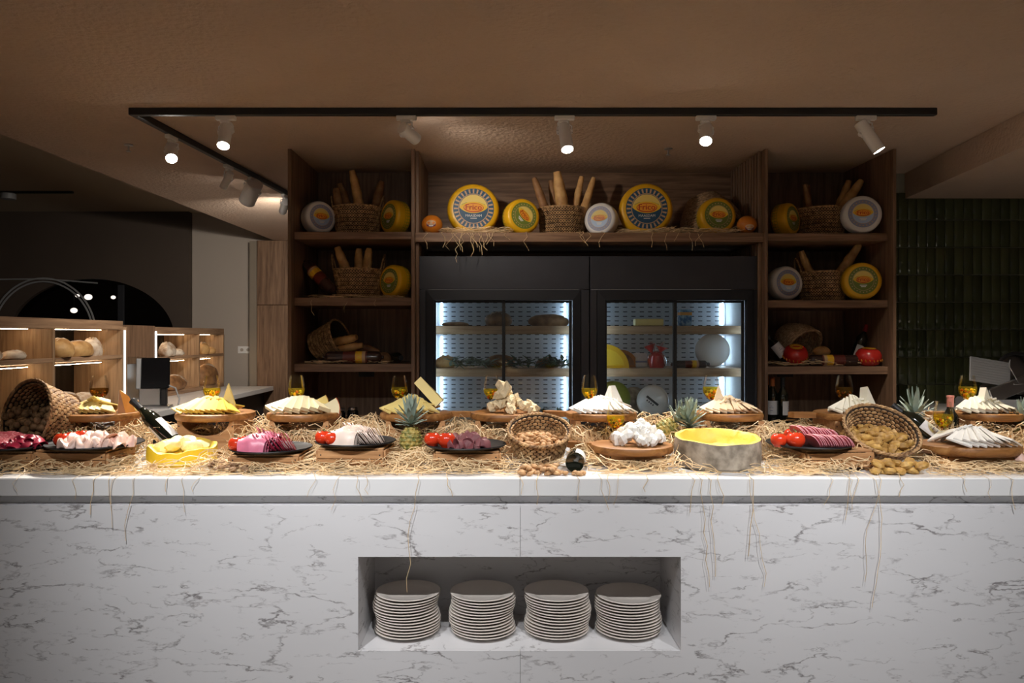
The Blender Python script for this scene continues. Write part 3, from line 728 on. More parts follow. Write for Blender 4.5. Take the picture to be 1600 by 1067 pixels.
# ================================================================== cheese wheels on the shelves
YM = Matrix(((1,0,0,0),(0,0,-1,0),(0,1,0,0),(0,0,0,1)))      # local z -> -y (towards the viewer), y -> up
def label_mesh(style, r):
    """round printed label lying in the xy plane, radius r"""
    m = MB(); e = 0.0006
    if style == 'maasdam': names = ['ink_blue','ink_beige','ink_sky','ink_blue','ink_land','ink_yellow','ink_red','ink_orange','ink_white']
    elif style == 'green': names = ['ink_green','ink_beige','ink_sky','ink_green','ink_land','ink_yellow','ink_red','ink_orange','ink_white']
    else: names = ['ink_greyblue','ink_beige','ink_sky','ink_pale','ink_land','ink_yellow','ink_red','ink_orange','ink_white']
    ri = r*0.72
    m.add(flat(ell(r, r, 48), 0), mat=0)
    if style == 'maasdam':
        for i in range(28):
            a = 360*i/28
            m.add(ring(ri*1.06, r*0.965, e, 1, a-2.6, a+2.6), mat=1)
        m.add(ring(ri*0.985, ri*1.035, e, 48), mat=1)
    else:
        for i in range(24):
            a = R(360*i/24); m.add(flat(ell(r*0.045, r*0.045, 6, r*0.86*math.cos(a), r*0.86*math.sin(a)), e), mat=1)
        m.add(ring(ri*0.985, ri*1.02, e, 48), mat=1)
    ri *= 0.985
    m.add(flat(ell(ri, ri, 40), e), mat=3)
    m.add(flat(ell(ri*0.97, ri*0.97, 30, 0, 0, 3, 177), 2*e), mat=2)                  # sky
    m.add(flat([(-ri*0.85, ri*0.02), (ri*0.85, ri*0.02), (ri*0.80, ri*0.30), (ri*0.35, ri*0.46), (-ri*0.1, ri*0.36), (-ri*0.5, ri*0.44), (-ri*0.82, ri*0.30)], 3*e), mat=4)
    lens = [(ri*0.96*math.cos(R(a)), ri*0.08 + ri*0.40*math.sin(R(a))*(abs(math.sin(R(a)))**0.5)) for a in range(0, 360, 10)]
    m.add(flat(lens, 4*e), mat=5)
    m.add(flat(ell(ri*0.70, ri*0.33, 28, 0, ri*0.06), 5*e), mat=6)
    m.add(flat(ell(ri*0.66, ri*0.27, 28, 0, ri*0.08), 6*e), mat=7)
    for q_ in (-0.012, 0.0, 0.012): m.add(text('Frico', ri*0.56), T(ri*q_, ri*0.08, 7*e), mat=6)
    if style == 'maasdam':
        m.add(text('MAASDAM', ri*0.24), T(0, -ri*0.50, 4*e), mat=8)
        m.add(flat([(-ri*0.22, -ri*0.70), (ri*0.22, -ri*0.70), (ri*0.22, -ri*0.66), (-ri*0.22, -ri*0.66)], 4*e), mat=8)
    else:
        for (w, y) in ((0.34, -0.50), (0.24, -0.64)):
            m.add(flat([(-ri*w, ri*(y-0.05)), (ri*w, ri*(y-0.05)), (ri*w, ri*(y+0.05)), (-ri*w, ri*(y+0.05))], 4*e), mat=8)
    return m, [M[n] for n in names]
_wheel = {}
def wheel(style, u, d, zs, rad, thick, yaw, label, roll=0.0, tiltback=4.0, side=False):
    """waxed wheel on its edge, label side towards the viewer turned by yaw"""
    key = (style, rad, thick, side)
    if key not in _wheel:
        prof = [(0, -thick/2)]
        for i in range(11):
            a = R(-90 + 18*i)
            c = math.copysign(abs(math.cos(a))**0.62, math.cos(a)) if abs(math.cos(a)) > 1e-6 else 0
            s = math.copysign(abs(math.sin(a))**0.75, math.sin(a))
            prof.append((rad*0.78 + rad*0.22*c, thick/2*s))
        prof.append((0, thick/2))
        body = MB().add(lathe(prof, 48), YM, smooth=True).mesh('wax_body', M[{'maasdam': 'yellowwax', 'green': 'yellowwax', 'white': 'whitewax'}[style]])
        lm, mats = label_mesh(style, rad*0.775 if style == 'maasdam' else rad*0.74)
        lme = MB(); lme.v = [tuple(YM @ (Vector(p) + Vector((0, 0, thick/2 + 0.0006)))) for p in lm.v]; lme.f = lm.f; lme.m = lm.m; lme.s = lm.s
        lme = lme.mesh('label', mats, recalc=False)
        bme = None
        if side:
            b = MB()
            for k in range(36):
                a = R(360*k/36)
                b.add(box(-0.0012, 0.0012, -0.0006, 0.0006, -thick*0.30, thick*0.0), RZ(math.degrees(a)) @ T(0, 0, 0) @ Matrix.Translation((rad+0.0002, 0, -thick*0.05)) @ RZ(90))
            for zz in (-0.32, -0.18, -0.02):
                b.add(lathe([(rad+0.0006, thick*zz-0.001), (rad+0.0006, thick*zz+0.001)], 48))
            bme = MB(); bme.v = [tuple(YM @ Vector(p)) for p in b.v]; bme.f = b.f; bme.m = b.m; bme.s = b.s
            bme = bme.mesh('side_print', M['bandgreen'])
        _wheel[key] = (body, lme, bme)
    body, lme, bme = _wheel[key]
    q = Quaternion((0,0,1), R(yaw)) @ Quaternion((1,0,0), R(-tiltback)) @ Quaternion((0,1,0), R(roll))
    zlow = rad*math.cos(R(tiltback)) + thick*0.33*math.sin(R(abs(tiltback)))
    t = thing('waxed_cheese', label, 'cheese', (X(u, d), d, zs + zlow), quat=q)
    link('wax_body', body, t); link('label', lme, t)
    if bme: link('side_print', bme, t)
    return t
D1 = 5.36
wheel('white', 497, D1, SH['L0'], 0.117, 0.105, 40, 'white waxed wheel on the top left shelf, left of the basket')
wheel('green', 618, D1, SH['L0'], 0.120, 0.115, -48, 'yellow wheel on the top left shelf, turned to face the basket', side=True)
wheel('maasdam', 739.5, D1, SH['C'], 0.182, 0.125, 4, 'big yellow wheel with a blue ring label, left one on the centre shelf')
wheel('green', 814, D1-0.08, SH['C'], 0.123, 0.115, 20, 'yellow wheel with a tilted green label beside the centre basket', roll=48, side=True)
wheel('white', 940, D1, SH['C'], 0.117, 0.105, -24, 'white waxed wheel on the centre shelf, right of the basket')
wheel('maasdam', 1008.5, D1+0.02, SH['C'], 0.186, 0.125, -2, 'big yellow wheel with a blue ring label, right one on the centre shelf')
wheel('green', 1118.5, D1-0.05, SH['C'], 0.130, 0.115, 3, 'yellow wheel with a green label in front of the raffia bonnet', side=True)
wheel('green', 1227, D1, SH['R0'], 0.115, 0.115, 42, 'yellow wheel on the top right shelf, turned to face the basket', side=True)
wheel('white', 1345, 5.235, SH['R0'], 0.129, 0.105, -10, 'white waxed wheel on the top right shelf, right of the basket')
wheel('green', 618, D1, SH['L1'], 0.117, 0.115, -40, 'yellow wheel on the middle left shelf beside the handled basket', side=True)
wheel('white', 1225, D1, SH['R1'], 0.121, 0.105, 12, 'white waxed wheel on the middle right shelf, left of the basket')
wheel('green', 1345, 5.235, SH['R1'], 0.127, 0.115, -10, 'yellow wheel on the middle right shelf, right of the basket', side=True)
def ball(u, d, zs, r, mat, label, yaw=0, pitch=0, kind='ball'):
    t = thing('cheese_ball', label, 'cheese', (X(u, d), d, zs), (0, 0, R(yaw)))
    if kind == 'ball':
        prof = [(r*math.sin(R(a)) * (1 if a < 150 else 1), r*0.94 - r*0.94*math.cos(R(a))) for a in range(0, 181, 12)]
        prof[0] = (0, 0.002); prof = [(a, max(b, 0.002)) for a, b in prof]; prof[-1] = (0, prof[-1][1])
        part('wax_body', MB().add(lathe(prof, 32), smooth=True), M[mat], t)
        m = MB(); e = 0.0008; rr = r*0.44
        def on(poly, off, mt):
            # lay the print on the front of the ball
            v = []
            for x, y in poly:
                p = Vector((x, -math.sqrt(max(r*r - x*x - y*y, 0)) , y)); p = p*(1+off/r); p.z *= 0.94; v.append(p)
            c = Vector((0, 0, 0))
            for p in v: c += p
            c = (c/len(v)); c = c.normalized()*(r+off); n = len(v)
            v = [tuple(Matrix.Rotation(R(-pitch), 3, 'X') @ p + Vector((0, 0, r*0.94))) for p in v + [c]]
            m.add((v, [(i, (i+1) % n, n) for i in range(n)]), mat=mt)
        on(ell(rr, rr*0.62, 20, 0, rr*0.15), e, 0)
        on([(-rr, 0), (-rr*0.9, -rr*0.5), (0, -rr*0.85), (rr*0.9, -rr*0.5), (rr, 0), (rr*0.5, -rr*0.22), (0, -rr*0.3), (-rr*0.5, -rr*0.22)], 2*e, 1)
        on(ell(rr*0.5, rr*0.13, 10, 0, -rr*0.50), 3*e, 2)
        part('label', m, [M['ink_beige'], M['ink_purple'], M['ink_white']], t)
    return t
ball(675, 5.24, SH['C'], 0.072, 'orangewax', 'small orange waxed cheese ball at the left end of the centre shelf')
ball(1167, 5.20, SH['C'], 0.066, 'orangewax', 'small orange waxed cheese ball at the right end of the centre shelf', pitch=-22)

# ================================================================== wicker
_bk = {}
def basket_parts(r0, r1, h, rows, n, style):
    """woven round basket, base at z = 0; returns meshes"""
    key = (r0, r1, h, rows, n, style)
    if key in _bk: return _bk[key]
    dark_inside = MB().add(lathe([(0, 0.004), (r0-0.006, 0.004), (r1-0.006, h-0.004), (r1-0.010, h-0.004), (r0-0.010, 0.010), (0, 0.010)], 40), smooth=True).mesh('dark_inside', M['wickerdk'])
    w = MB()
    rh = (h-0.012)/rows
    if style == 'knots':                                  # rows of plump upright knots
        for j in range(rows):
            zc = 0.006 + rh*(j+0.5); r = r0 + (r1-r0)*zc/h
            for i in range(n):
                a = 360*(i + 0.5*(j % 2))/n
                kk = math.pi*r/n
                w.add(sphere(0.0065, kk*1.05, rh*0.60, 6, 4), RZ(a) @ T(r-0.001, 0, zc) @ RX(random.uniform(-18, 18)) , smooth=True)
                w.add(sphere(0.005, kk*0.95, rh*0.55, 6, 4), RZ(a) @ T(r-0.012, 0, zc) @ RX(random.uniform(-18, 18)), smooth=True)
    else:                                                 # open plait: pairs of strands crossing
        for j in range(rows):
            zc = 0.006 + rh*(j+0.5); r = r0 + (r1-r0)*zc/h
            for s in (0, 1):
                pts = []
                for i in range(n*4):
                    t = 2*math.pi*i/(n*4)
                    ph = n*t + math.pi*s
                    rr = r + 0.0035*math.cos(ph)
                    pts.append((rr*math.cos(t), rr*math.sin(t), zc + rh*0.40*math.sin(ph + (math.pi/2 if j % 2 else 0))))
                w.add(tube(pts, rh*0.15, 4, closed=True), smooth=True)
    rim = MB()
    for s in (0, 1):
        pts = []
        for i in range(96):
            t = 2*math.pi*i/96
            rr = r1 + 0.004*math.cos(24*t + math.pi*s); pts.append((rr*math.cos(t), rr*math.sin(t), h-0.002 + 0.004*math.sin(24*t+math.pi*s)))
        rim.add(tube(pts, 0.0050, 5, closed=True), smooth=True)
    pal = 'wickerpale' if style == 'plait' else 'wicker'
    _bk[key] = (dark_inside, w.mesh('weave', M[pal]), rim.mesh('rim', M[pal]))
    return _bk[key]
def basket(label, loc, r0, r1, h, rows, n, style='knots', quat=None, handles=0.0, roll=0):
    t = thing('wicker_basket', label, 'basket', loc, quat=quat)
    l, w, r = basket_parts(r0, r1, h, rows, n, style)
    link('dark_inside', l, t); link('weave', w, t); link('rim', r, t)
    if handles:
        for s in (-1, 1):
            pts = [(s*(r1-0.004), y*0.055, h + handles*(1-abs(y)**2.5) + s*0 ) for y in (-1, -.8, -.4, 0, .4, .8, 1)]
            pts = [(x + s*0.02*(zz-h)/max(handles, .001), y, zz) for x, y, zz in pts]
            part('handle', MB().add(tube(pts, 0.0055, 6), smooth=True), M['wickerpale'], t)
    return t
def baguette_mesh(L, r, seed, lumps=5):
    pts = []; rr = []
    for i in range(15):
        t = i/14
        pts.append((0.012*math.sin(seed+t*2.5), 0.010*math.sin(seed*2+t*3), (t)*L))
        rr.append(max(r*(math.sin(math.pi*min(max(t, 0.03), 0.97))**0.22)*(1+0.07*math.sin(t*lumps*6.28+seed)), 0.003))
    return MB().add(tube(pts, rr, 9), smooth=True)
def baguette(label, base, direction, L, r, mat, seed, roll=0, group=None):
    m = baguette_mesh(L, r, seed)
    o = tag(link('baguette', m.mesh('baguette', M[mat]), None, base, quat=axisq(direction, roll)), label, 'bread', group)
    return o
def loaf(label, loc, size, mat, seed=0.0, rotz=0.0, cuts=3, cat='bread', name='bread_loaf', group=None, tilt=0):
    t = thing(name, label, cat, loc, (0, R(tilt), R(rotz)), group)
    lx, ly, lz = size
    v, f = sphere(lx/2, ly/2, lz*0.62, 18, 10, 0.12, 1.6, seed)
    v = [(x, y, max(z, -lz*0.38)+lz*0.38) for x, y, z in v]
    part('crust', MB().add((v, f), smooth=True), M[mat], t)
    m = MB()
    for k in range(cuts):
        x = lx*(-0.26 + 0.52*(k+0.5)/cuts)
        yr = ly*0.30
        pts = []
        for q in range(5):
            yy = -yr + 2*yr*q/4; xx = x + yy*0.35
            zz = lz*0.38 + lz*0.62*math.sqrt(max(0.02, 1-(xx/(lx/2))**2-(yy/(ly/2))**2)) 
            pts.append((xx, yy, zz*0.985))
        m.add(tube(pts, [0.002, 0.006, 0.008, 0.006, 0.002], 6), smooth=True)
    if cuts: part('score_ridge', m, M['flour'], t)
    return t
# baskets with baguettes
bsk = []
def shelf_basket(label, u, d, zs, who, sticks, handles=0.085, w=1.0):
    b = basket(label, (X(u, d), d, zs+0.001), 0.146*w, 0.170*w, 0.205, 7, 26, 'plait', handles=handles)
    for i, (dx, dy, ax, L, r, mat, lab) in enumerate(sticks):
        baguette(lab, (X(u, d)+dx, d+dy, zs+0.02), (ax[0], ax[1], 1), L, r, mat, i*1.7+u, group=None)
shelf_basket('plaited open-weave basket on the top left shelf', 559, 5.46, SH['L0'], 'tl', [
    (0.04, -0.02, (-0.20, 0.03), 0.46, 0.036, 'crust', 'long golden baguette leaning in the top left basket'),
    (-0.05, 0.04, (-0.22, 0.08), 0.38, 0.042, 'crustdk', 'dark crusty baguette at the left in the top left basket'),
    (-0.09, -0.02, (-0.16, 0.02), 0.33, 0.036, 'crustdk', 'short dark baguette nearest the left handle of the top left basket'),
    (0.09, 0.05, (0.14, 0.10), 0.40, 0.036, 'crustdk', 'dark baguette at the right in the top left basket')])
shelf_basket('plaited open-weave basket in the middle of the centre shelf', 878, 5.44, SH['C'], 'c', [
    (-0.04, -0.03, (-0.42, -0.02), 0.43, 0.032, 'crustdk', 'dark baguette leaning left in the centre basket'),
    (-0.03, 0.05, (-0.12, 0.05), 0.41, 0.034, 'crustdk', 'upright brown baguette behind in the centre basket'),
    (0.02, -0.02, (-0.10, 0.0), 0.45, 0.044, 'crust', 'thick pointed baguette in the middle of the centre basket'),
    (0.08, 0.02, (0.16, 0.03), 0.43, 0.027, 'crust', 'slim golden baguette, left of the two leaning right in the centre basket'),
    (0.10, -0.05, (0.27, 0.0), 0.42, 0.027, 'crust', 'slim golden baguette, right of the two leaning right in the centre basket')], handles=0.0)
shelf_basket('plaited open-weave basket on the top right shelf', 1283, 5.46, SH['R0'], 'tr', [
    (-0.08, -0.03, (-0.13, 0.0), 0.36, 0.024, 'crustdk', 'thin seeded stick at the left in the top right basket'),
    (-0.05, 0.05, (-0.02, 0.1), 0.38, 0.036, 'crustdk', 'dark baguette behind in the top right basket'),
    (0.02, -0.03, (0.62, 0.0), 0.46, 0.036, 'crust', 'golden baguette leaning far right in the top right basket'),
    (0.06, 0.05, (0.40, 0.05), 0.44, 0.033, 'crust', 'golden baguette behind, leaning right in the top right basket')], handles=0.0)
shelf_basket('handled plaited basket on the middle left shelf', 560, 5.42, SH['L1'], 'ml', [
    (-0.04, -0.02, (-0.30, 0.02), 0.36, 0.036, 'crust', 'golden baguette leaning left in the handled basket'),
    (0.005, 0.0, (0.02, 0.03), 0.34, 0.034, 'crust', 'upright roll, left of the pair in the handled basket'),
    (0.060, 0.0, (0.03, 0.03), 0.34, 0.034, 'crust', 'upright roll, right of the pair in the handled basket')], handles=0.11)
shelf_basket('handled plaited basket on the middle right shelf', 1284, 5.44, SH['R1'], 'mr', [
    (-0.03, -0.02, (-0.32, 0.0), 0.36, 0.030, 'crust', 'golden baguette leaning left in the middle right basket'),
    (0.03, -0.02, (0.58, 0.0), 0.44, 0.036, 'crust', 'golden baguette leaning right in the middle right basket'),
    (-0.08, 0.05, (-0.18, 0.1), 0.34, 0.032, 'crustdk', 'dark baguette at the back left of the middle right basket')], handles=0.10)

# bottles and wrapped sausages
def bottle(label, loc, direction, roll=0, cap='black', H=0.30, r=0.037, lab=(0.05, 0.135), arc=(-75, 75), name='wine_bottle', cat='bottle', base=True):
    q = axisq(direction); fc = q.inverted() @ Vector((0, -1, 0.15)); fa = math.degrees(math.atan2(fc.y, fc.x)) + roll   # label centred on the viewer's side
    arc = (arc[0]+fa, arc[1]+fa)
    t = thing(name, label, cat, loc, quat=q)
    s = H/0.30
    prof = [(0, 0.012), (r*0.75, 0.004), (r*0.95, 0), (r, 0.006), (r, 0.175*s), (r*0.92, 0.196*s), (r*0.62, 0.216*s), (0.0155, 0.234*s), (0.0140, 0.25*s), (0.0140, 0.29*s), (0.0160, 0.291*s), (0.0160, 0.30*s), (0, 0.30*s)]
    part('glass', MB().add(lathe(prof, 28), smooth=True), M['bottle'], t)
    part('capsule', MB().add(lathe([(0.0150, 0.243*s), (0.0152, 0.29*s), (0.0170, 0.292*s), (0.0170, 0.3006*s), (0, 0.3010*s)], 20), smooth=True), M[cap], t)
    if lab:
        a = lathe([(r+0.0006, lab[0]), (r+0.0006, lab[1])], 20, arc[0], arc[1])
        part('paper_label', MB().add(a, smooth=True), M['paper'], t)
        m = MB()
        for zz, w in ((0.3, 26), (0.5, 40), (0.62, 18)):
            zc = lab[0] + (lab[1]-lab[0])*zz; c = (arc[0]+arc[1])/2
            m.add(lathe([(r+0.0010, zc-0.002), (r+0.0010, zc+0.002)], 6, c-w/2, c+w/2))
        part('print', m, M['ink_greyblue'], t)
    return t
def sausage(label, loc, direction, L=0.34, r=0.042, roll=0):
    """dark wrapped smoked-cheese log with a printed band"""
    t = thing('cheese_log', label, 'cheese', loc, quat=axisq(direction, roll))
    prof = [(0, -L*0.5-0.02), (0.012, -L*0.5-0.018), (0.012, -L*0.5-0.006), (r*0.6, -L*0.5), (r*0.95, -L*0.46), (r, -L*0.42), (r, L*0.42), (r*0.95, L*0.46), (r*0.6, L*0.5), (0.012, L*0.5+0.006), (0.012, L*0.5+0.018), (0, L*0.5+0.02)]
    part('casing', MB().add(lathe(prof, 26), smooth=True), M['sausage'], t)
    part('red_band', MB().add(lathe([(r+0.0005, -L*0.17), (r+0.0005, L*0.26)], 26), smooth=True), M['ink_maroon'], t)
    part('yellow_band', MB().add(lathe([(r+0.0008, L*0.05), (r+0.0008, L*0.17)], 26), smooth=True), M['ink_yellow'], t)
    m = MB()
    for a in range(0, 360, 60):
        v, f = ell(0.022, 0.016, 14), None
        pts = [((r+0.0013)*math.cos(R(a)+y/r), (r+0.0013)*math.sin(R(a)+y/r), L*0.11 + x) for x, y in v]
        m.add((pts, [tuple(range(len(pts)))]))
    part('emblem', m, M['ink_orange'], t)
    part('cream_band', MB().add(lathe([(r+0.0008, L*0.17), (r+0.0008, L*0.23)], 26), smooth=True), M['ink_beige'], t)
    return t
zs = SH['L1']
a = Vector((X(476, 5.40), 5.42, Z(411, 5.40))); b = Vector((X(521, 5.32), 5.32, zs+0.046))
sausage('dark smoked-cheese log leaning in the corner of the middle left shelf', (a+b)/2, a-b, L=0.32, r=0.044, roll=-60)
zs = SH['L2']
sausage('dark smoked-cheese log lying along the lowest left shelf', (X(552, 5.26), 5.26, zs+0.0425), (1, 0, 0), L=0.38, r=0.041, roll=90)
bottle('dark bottle lying neck-out at the right of the lowest left shelf', (X(612, 5.50), 5.52, zs+0.0385), (0.34, -0.90, -0.0), lab=None, H=0.28)
tb = basket('tipped brown basket spilling bread on the lowest left shelf', (X(492, 5.50), 5.50, zs+0.115), 0.095, 0.125, 0.22, 8, 28, 'plait', quat=axisq((0.86, -0.30, 0.32)))
for i, (u, v, dx, L, r, mat, lb) in enumerate(((520, 536, (1, -.2, .22), 0.24, 0.032, 'crust', 'golden roll sticking out of the tipped basket, upper one'),
        (524, 548, (1, -.15, .10), 0.26, 0.030, 'crust', 'golden roll sticking out of the tipped basket, lower one'),
        (566, 545, (1, 0, -.12), 0.18, 0.030, 'crustdk', 'brown roll lying behind the smoked-cheese log on the lowest left shelf'))):
    baguette(lb, (X(u-12, 5.44), 5.44, Z(v, 5.44)), dx, L, r, mat, i*2.1)
loaf('dark knobbly bread lying right of the smoked-cheese log, lowest left shelf', (X(598, 5.36), 5.36, zs), (0.13, 0.09, 0.075), 'crustdk', 3.1, 20, 0)
zs = SH['R2']
# raffia bonnets
def bonnet(label, loc, r, h, quat):
    t = thing('raffia_basket', label, 'basket', loc, quat=quat)
    m = MB()
    n = 15
    for j in range(n):
        tt = j/(n-1); rr = r*(0.42 + 0.58*math.sin(R(90*min(1, 0.1+tt*1.0)))); zz = h*(1-tt)
        m.add(tube([(rr*math.cos(2*math.pi*i/40)*(1+0.012*math.sin(i*3+j)), rr*math.sin(2*math.pi*i/40), zz) for i in range(40)], h/n*0.62, 5, closed=True), smooth=True)
    part('coils', m, M['raffia'], t)
    part('crown', MB().add(lathe([(0, h*1.01), (r*0.30, h*1.01), (r*0.48, h*0.98), (r*0.48, h*0.95), (0, h*0.96)], 28), smooth=True), M['raffia'], t)
    part('brim', MB().add(tube([(r*1.03*math.cos(2*math.pi*i/40), r*1.03*math.sin(2*math.pi*i/40), 0) for i in range(40)], 0.008, 6, closed=True), smooth=True), M['raffia'], t)
    return t
bonnet('brown raffia basket tipped over behind the green-label wheel on the centre shelf', (X(1113, 5.58), 5.58, SH['C']+0.075), 0.215, 0.25, axisq((-0.22, 0.25, 0.95)))
bonnet('brown raffia basket tipped with its mouth open on the lowest right shelf', (X(1258, 5.42), 5.46, zs+0.115), 0.155, 0.20, axisq((-0.40, 0.75, 0.55)))
a = Vector((X(1207, 5.30), 5.40, zs+0.14))
bottle('white-labelled bottle leaning at the left of the lowest right shelf', (X(1234, 5.30), 5.33, zs+0.030), (-0.62, 0.10, 0.78), lab=(0.05, 0.15), H=0.24)
def edam(label, loc, r, rot, pitch):
    t = thing('edam_cheese', label, 'cheese', loc, (R(pitch), 0, R(rot)))
    prof = [(0, -r*0.72), (r*0.5, -r*0.70), (r*0.82, -r*0.5), (r, -r*0.08), (r*0.97, r*0.25), (r*0.78, r*0.58), (r*0.55, r*0.68), (0, r*0.70)]
    part('wax_body', MB().add(lathe(prof, 32), smooth=True), M['redwax'], t)
    m = MB().add(flat(ell(r*0.52, r*0.52, 24), r*0.715), mat=0).add(ring(r*0.40, r*0.46, r*0.72, 24), mat=1).add(flat(ell(r*0.34, r*0.16, 16), r*0.722), mat=1)
    part('label', m, [M['ink_yellow'], M['ink_red']], t)
    m = MB()
    for i in range(20):
        m.add(sphere(r*0.075, r*0.045, r*0.13, 6, 4), RZ(i*18) @ T(r*0.985, 0, -r*0.18) @ RX(20), smooth=True)
    part('pleats', m, M['orangewax'], t)
    return t
edam('shiny red waxed cheese tilted beside the leaning white-label bottle, lowest right shelf', (X(1243, 5.27), 5.27, zs+0.080), 0.082, -10, 25)
edam('shiny red waxed cheese at the right end of the lowest right shelf', (X(1357, 5.24), 5.24, zs+0.062), 0.085, 0, 8)
sausage('dark smoked-cheese log with a yellow print lying on the lowest right shelf', (X(1302, 5.27), 5.25, zs+0.039), (-1, 0, 0), L=0.36, r=0.0375, roll=90)
loaf('pale slice of bread leaning over the dark log on the lowest right shelf', (X(1284, 5.38), 5.38, zs+0.075), (0.13, 0.07, 0.06), 'crust', 1.2, 10, 0)
bottle('bottle with a red capsule lying tilted at the right of the lowest right shelf', (X(1334, 5.44), 5.44, zs+0.034), (0.34, 0.08, 0.80), roll=30, cap='foilred', lab=(0.02, 0.11), H=0.27)
for i, (u, d, cap, lb) in enumerate(((1198, 5.42, 'foilorange', 'half-hidden copper-capped wine bottle, left of the three below the right shelves'),
                                     (1207, 5.30, 'foilorange', 'copper-capped wine bottle, middle of the three below the right shelves'),
                                     (1223, 5.26, 'black', 'black-capped wine bottle, front one of the three below the right shelves'))):
    bottle(lb, (max(X(u, d), DR1+0.042), d, BC+0.001), (0, 0, 1), roll=[0, -30, 55][i], cap=cap, lab=(0.07, 0.165), H=0.325, r=0.038)
for i, (u, lb) in enumerate(((531, 'dark glass jar on the base top behind the third board, left one'), (549, 'dark glass jar on the base top behind the third board, right one'))):
    t = thing('glass_jar', lb, 'jar', (X(u, 5.3), 5.3+0.05*i, BC+0.001))
    part('glass', MB().add(lathe([(0, 0), (0.036, 0), (0.038, 0.006), (0.038, 0.085), (0.030, 0.095), (0, 0.095)], 20), smooth=True), M['blackglass'], t)
    part('lid', MB().add(lathe([(0, 0.0955), (0.033, 0.0955), (0.033, 0.112), (0, 0.112)], 20), smooth=True), M['chrome'], t)

# ================================================================== fridge contents
a0, a1, lv = F1
yf = 5.46
def LF(lb, u, zs, sz, mat, seed, rot=0, cuts=2, d=yf): loaf(lb, (X(u, d), d, zs+0.0005), sz, mat, seed, rot, cuts)
LF('flat dark bread at the left of the upper shelf in the left fridge', 712, lv[0], (0.20, 0.12, 0.03), 'crustdk', 1, 0, 0)
LF('round brown loaf in the middle of the upper shelf in the left fridge', 779, lv[0], (0.20, 0.17, 0.10), 'crustdk', 2, 0, 4)
LF('long dark loaf at the right of the upper shelf in the left fridge', 857, lv[0], (0.31, 0.13, 0.085), 'crustdk', 3, 0, 0)
LF('floured loaf at the left of the lower shelf in the left fridge', 696, lv[1], (0.15, 0.13, 0.085), 'crust', 4, 0, 2)
LF('dark loaf behind the sprigs in the middle of the lower shelf, left fridge', 782, lv[1], (0.22, 0.13, 0.09), 'crustdk', 5, 0, 0)
LF('dark loaf behind the sprigs at the right of the lower shelf, left fridge', 856, lv[1], (0.17, 0.12, 0.07), 'crustdk', 6, 0, 0)
def leafquad(L, w, bend=0.3):
    v = []; n = 5
    for i in range(n+1):
        t = i/n; ww = w*math.sin(math.pi*min(0.98, 0.08+t*0.9))**0.8
        v += [(L*t, -ww, -bend*L*t*t), (L*t, 0, -bend*L*t*t+w*0.25), (L*t, ww, -bend*L*t*t)]
    f = []
    for i in range(n):
        for k in range(2): f.append((3*i+k, 3*i+k+1, 3*i+k+4, 3*i+k+3))
    return v, f
def sprig(label, loc, w, n, mat, L=0.07, name='leafy_sprig', cat='herb'):
    t = thing(name, label, cat, loc)
    part('stem', MB().add(tube([(-w/2, 0, 0.012), (0, -0.01, 0.02), (w/2, 0.005, 0.010)], 0.003, 5), smooth=True), M['stemgreen'], t)
    m = MB()
    for i in range(n):
        x = random.uniform(-w/2, w/2)
        m.add(leafquad(L*random.uniform(0.6, 1.1), L*0.13, 0.35), T(x, random.uniform(-.02, .02), 0.018+random.uniform(0, 0.03)) @ RZ(random.uniform(0, 360)) @ RY(random.uniform(-50, 5)), smooth=True)
    part('leaves', m, M[mat], t)
    return t
for u, n, mt, lb in ((722, 30, 'leafpale', 'silvery leafy sprig at the left of the lower shelf, left fridge'), (752, 34, 'leafpale', 'silvery leafy sprig left of the door edge on the lower shelf, left fridge'),
                     (812, 34, 'leaf', 'dark leafy sprig right of the door edge on the lower shelf, left fridge'), (862, 36, 'leaf', 'dark leafy sprig drooping over the lower shelf edge, left fridge'), (886, 18, 'leaf', 'small leafy sprig at the right end of the lower shelf, left fridge')):
    sprig(lb, (X(u, 5.33), 5.335, lv[1]+0.004), 0.17, int(n*1.6), mt, 0.085)
sprig('green herb bunch on the bottom shelf of the left fridge', (X(868, 5.34), 5.36, lv[2]+0.004), 0.22, 70, 'leaf', 0.06)
LF('dark red sausage piece on the bottom shelf of the left fridge', 757, lv[2], (0.07, 0.05, 0.075), 'sausage', 6, 0, 0, d=5.36)
a0, a1, lv = F2
def block(name, label, cat, u, zs, sx, sy, sz, mat, d=yf, rz=0, strip=None):
    t = thing(name, label, cat, (X(u, d), d, zs+0.0005), (0, 0, R(rz)))
    part('body', MB().add(rbox(-sx/2, sx/2, -sy/2, sy/2, 0, sz, 0.006)), M[mat], t)
    if strip: part('print', MB().add(rbox(-sx/2-0.0006, sx/2+0.0006, -sy/2-0.0006, sy/2+0.0006, sz*strip[0], sz*strip[1], 0.004)), M[strip[2]], t)
    return t
block('cheese_block', 'yellow butter block on the upper shelf of the right fridge', 'cheese', 1013, lv[0], 0.20, 0.09, 0.050, 'gouda', 5.40)
M['packet_blue'] = two('blue_packet_print', (0.03, 0.15, 0.33), (0.30, 0.50, 0.66), 30, 0.42, 0.58, 0.3, 3, 0.1)
block('snack_packet', 'blue printed packet standing on the upper shelf of the right fridge', 'packet', 1070, lv[0], 0.088, 0.05, 0.115, 'packet_blue', 5.40, 8, (0.62, 0.86, 'ink_orange'))
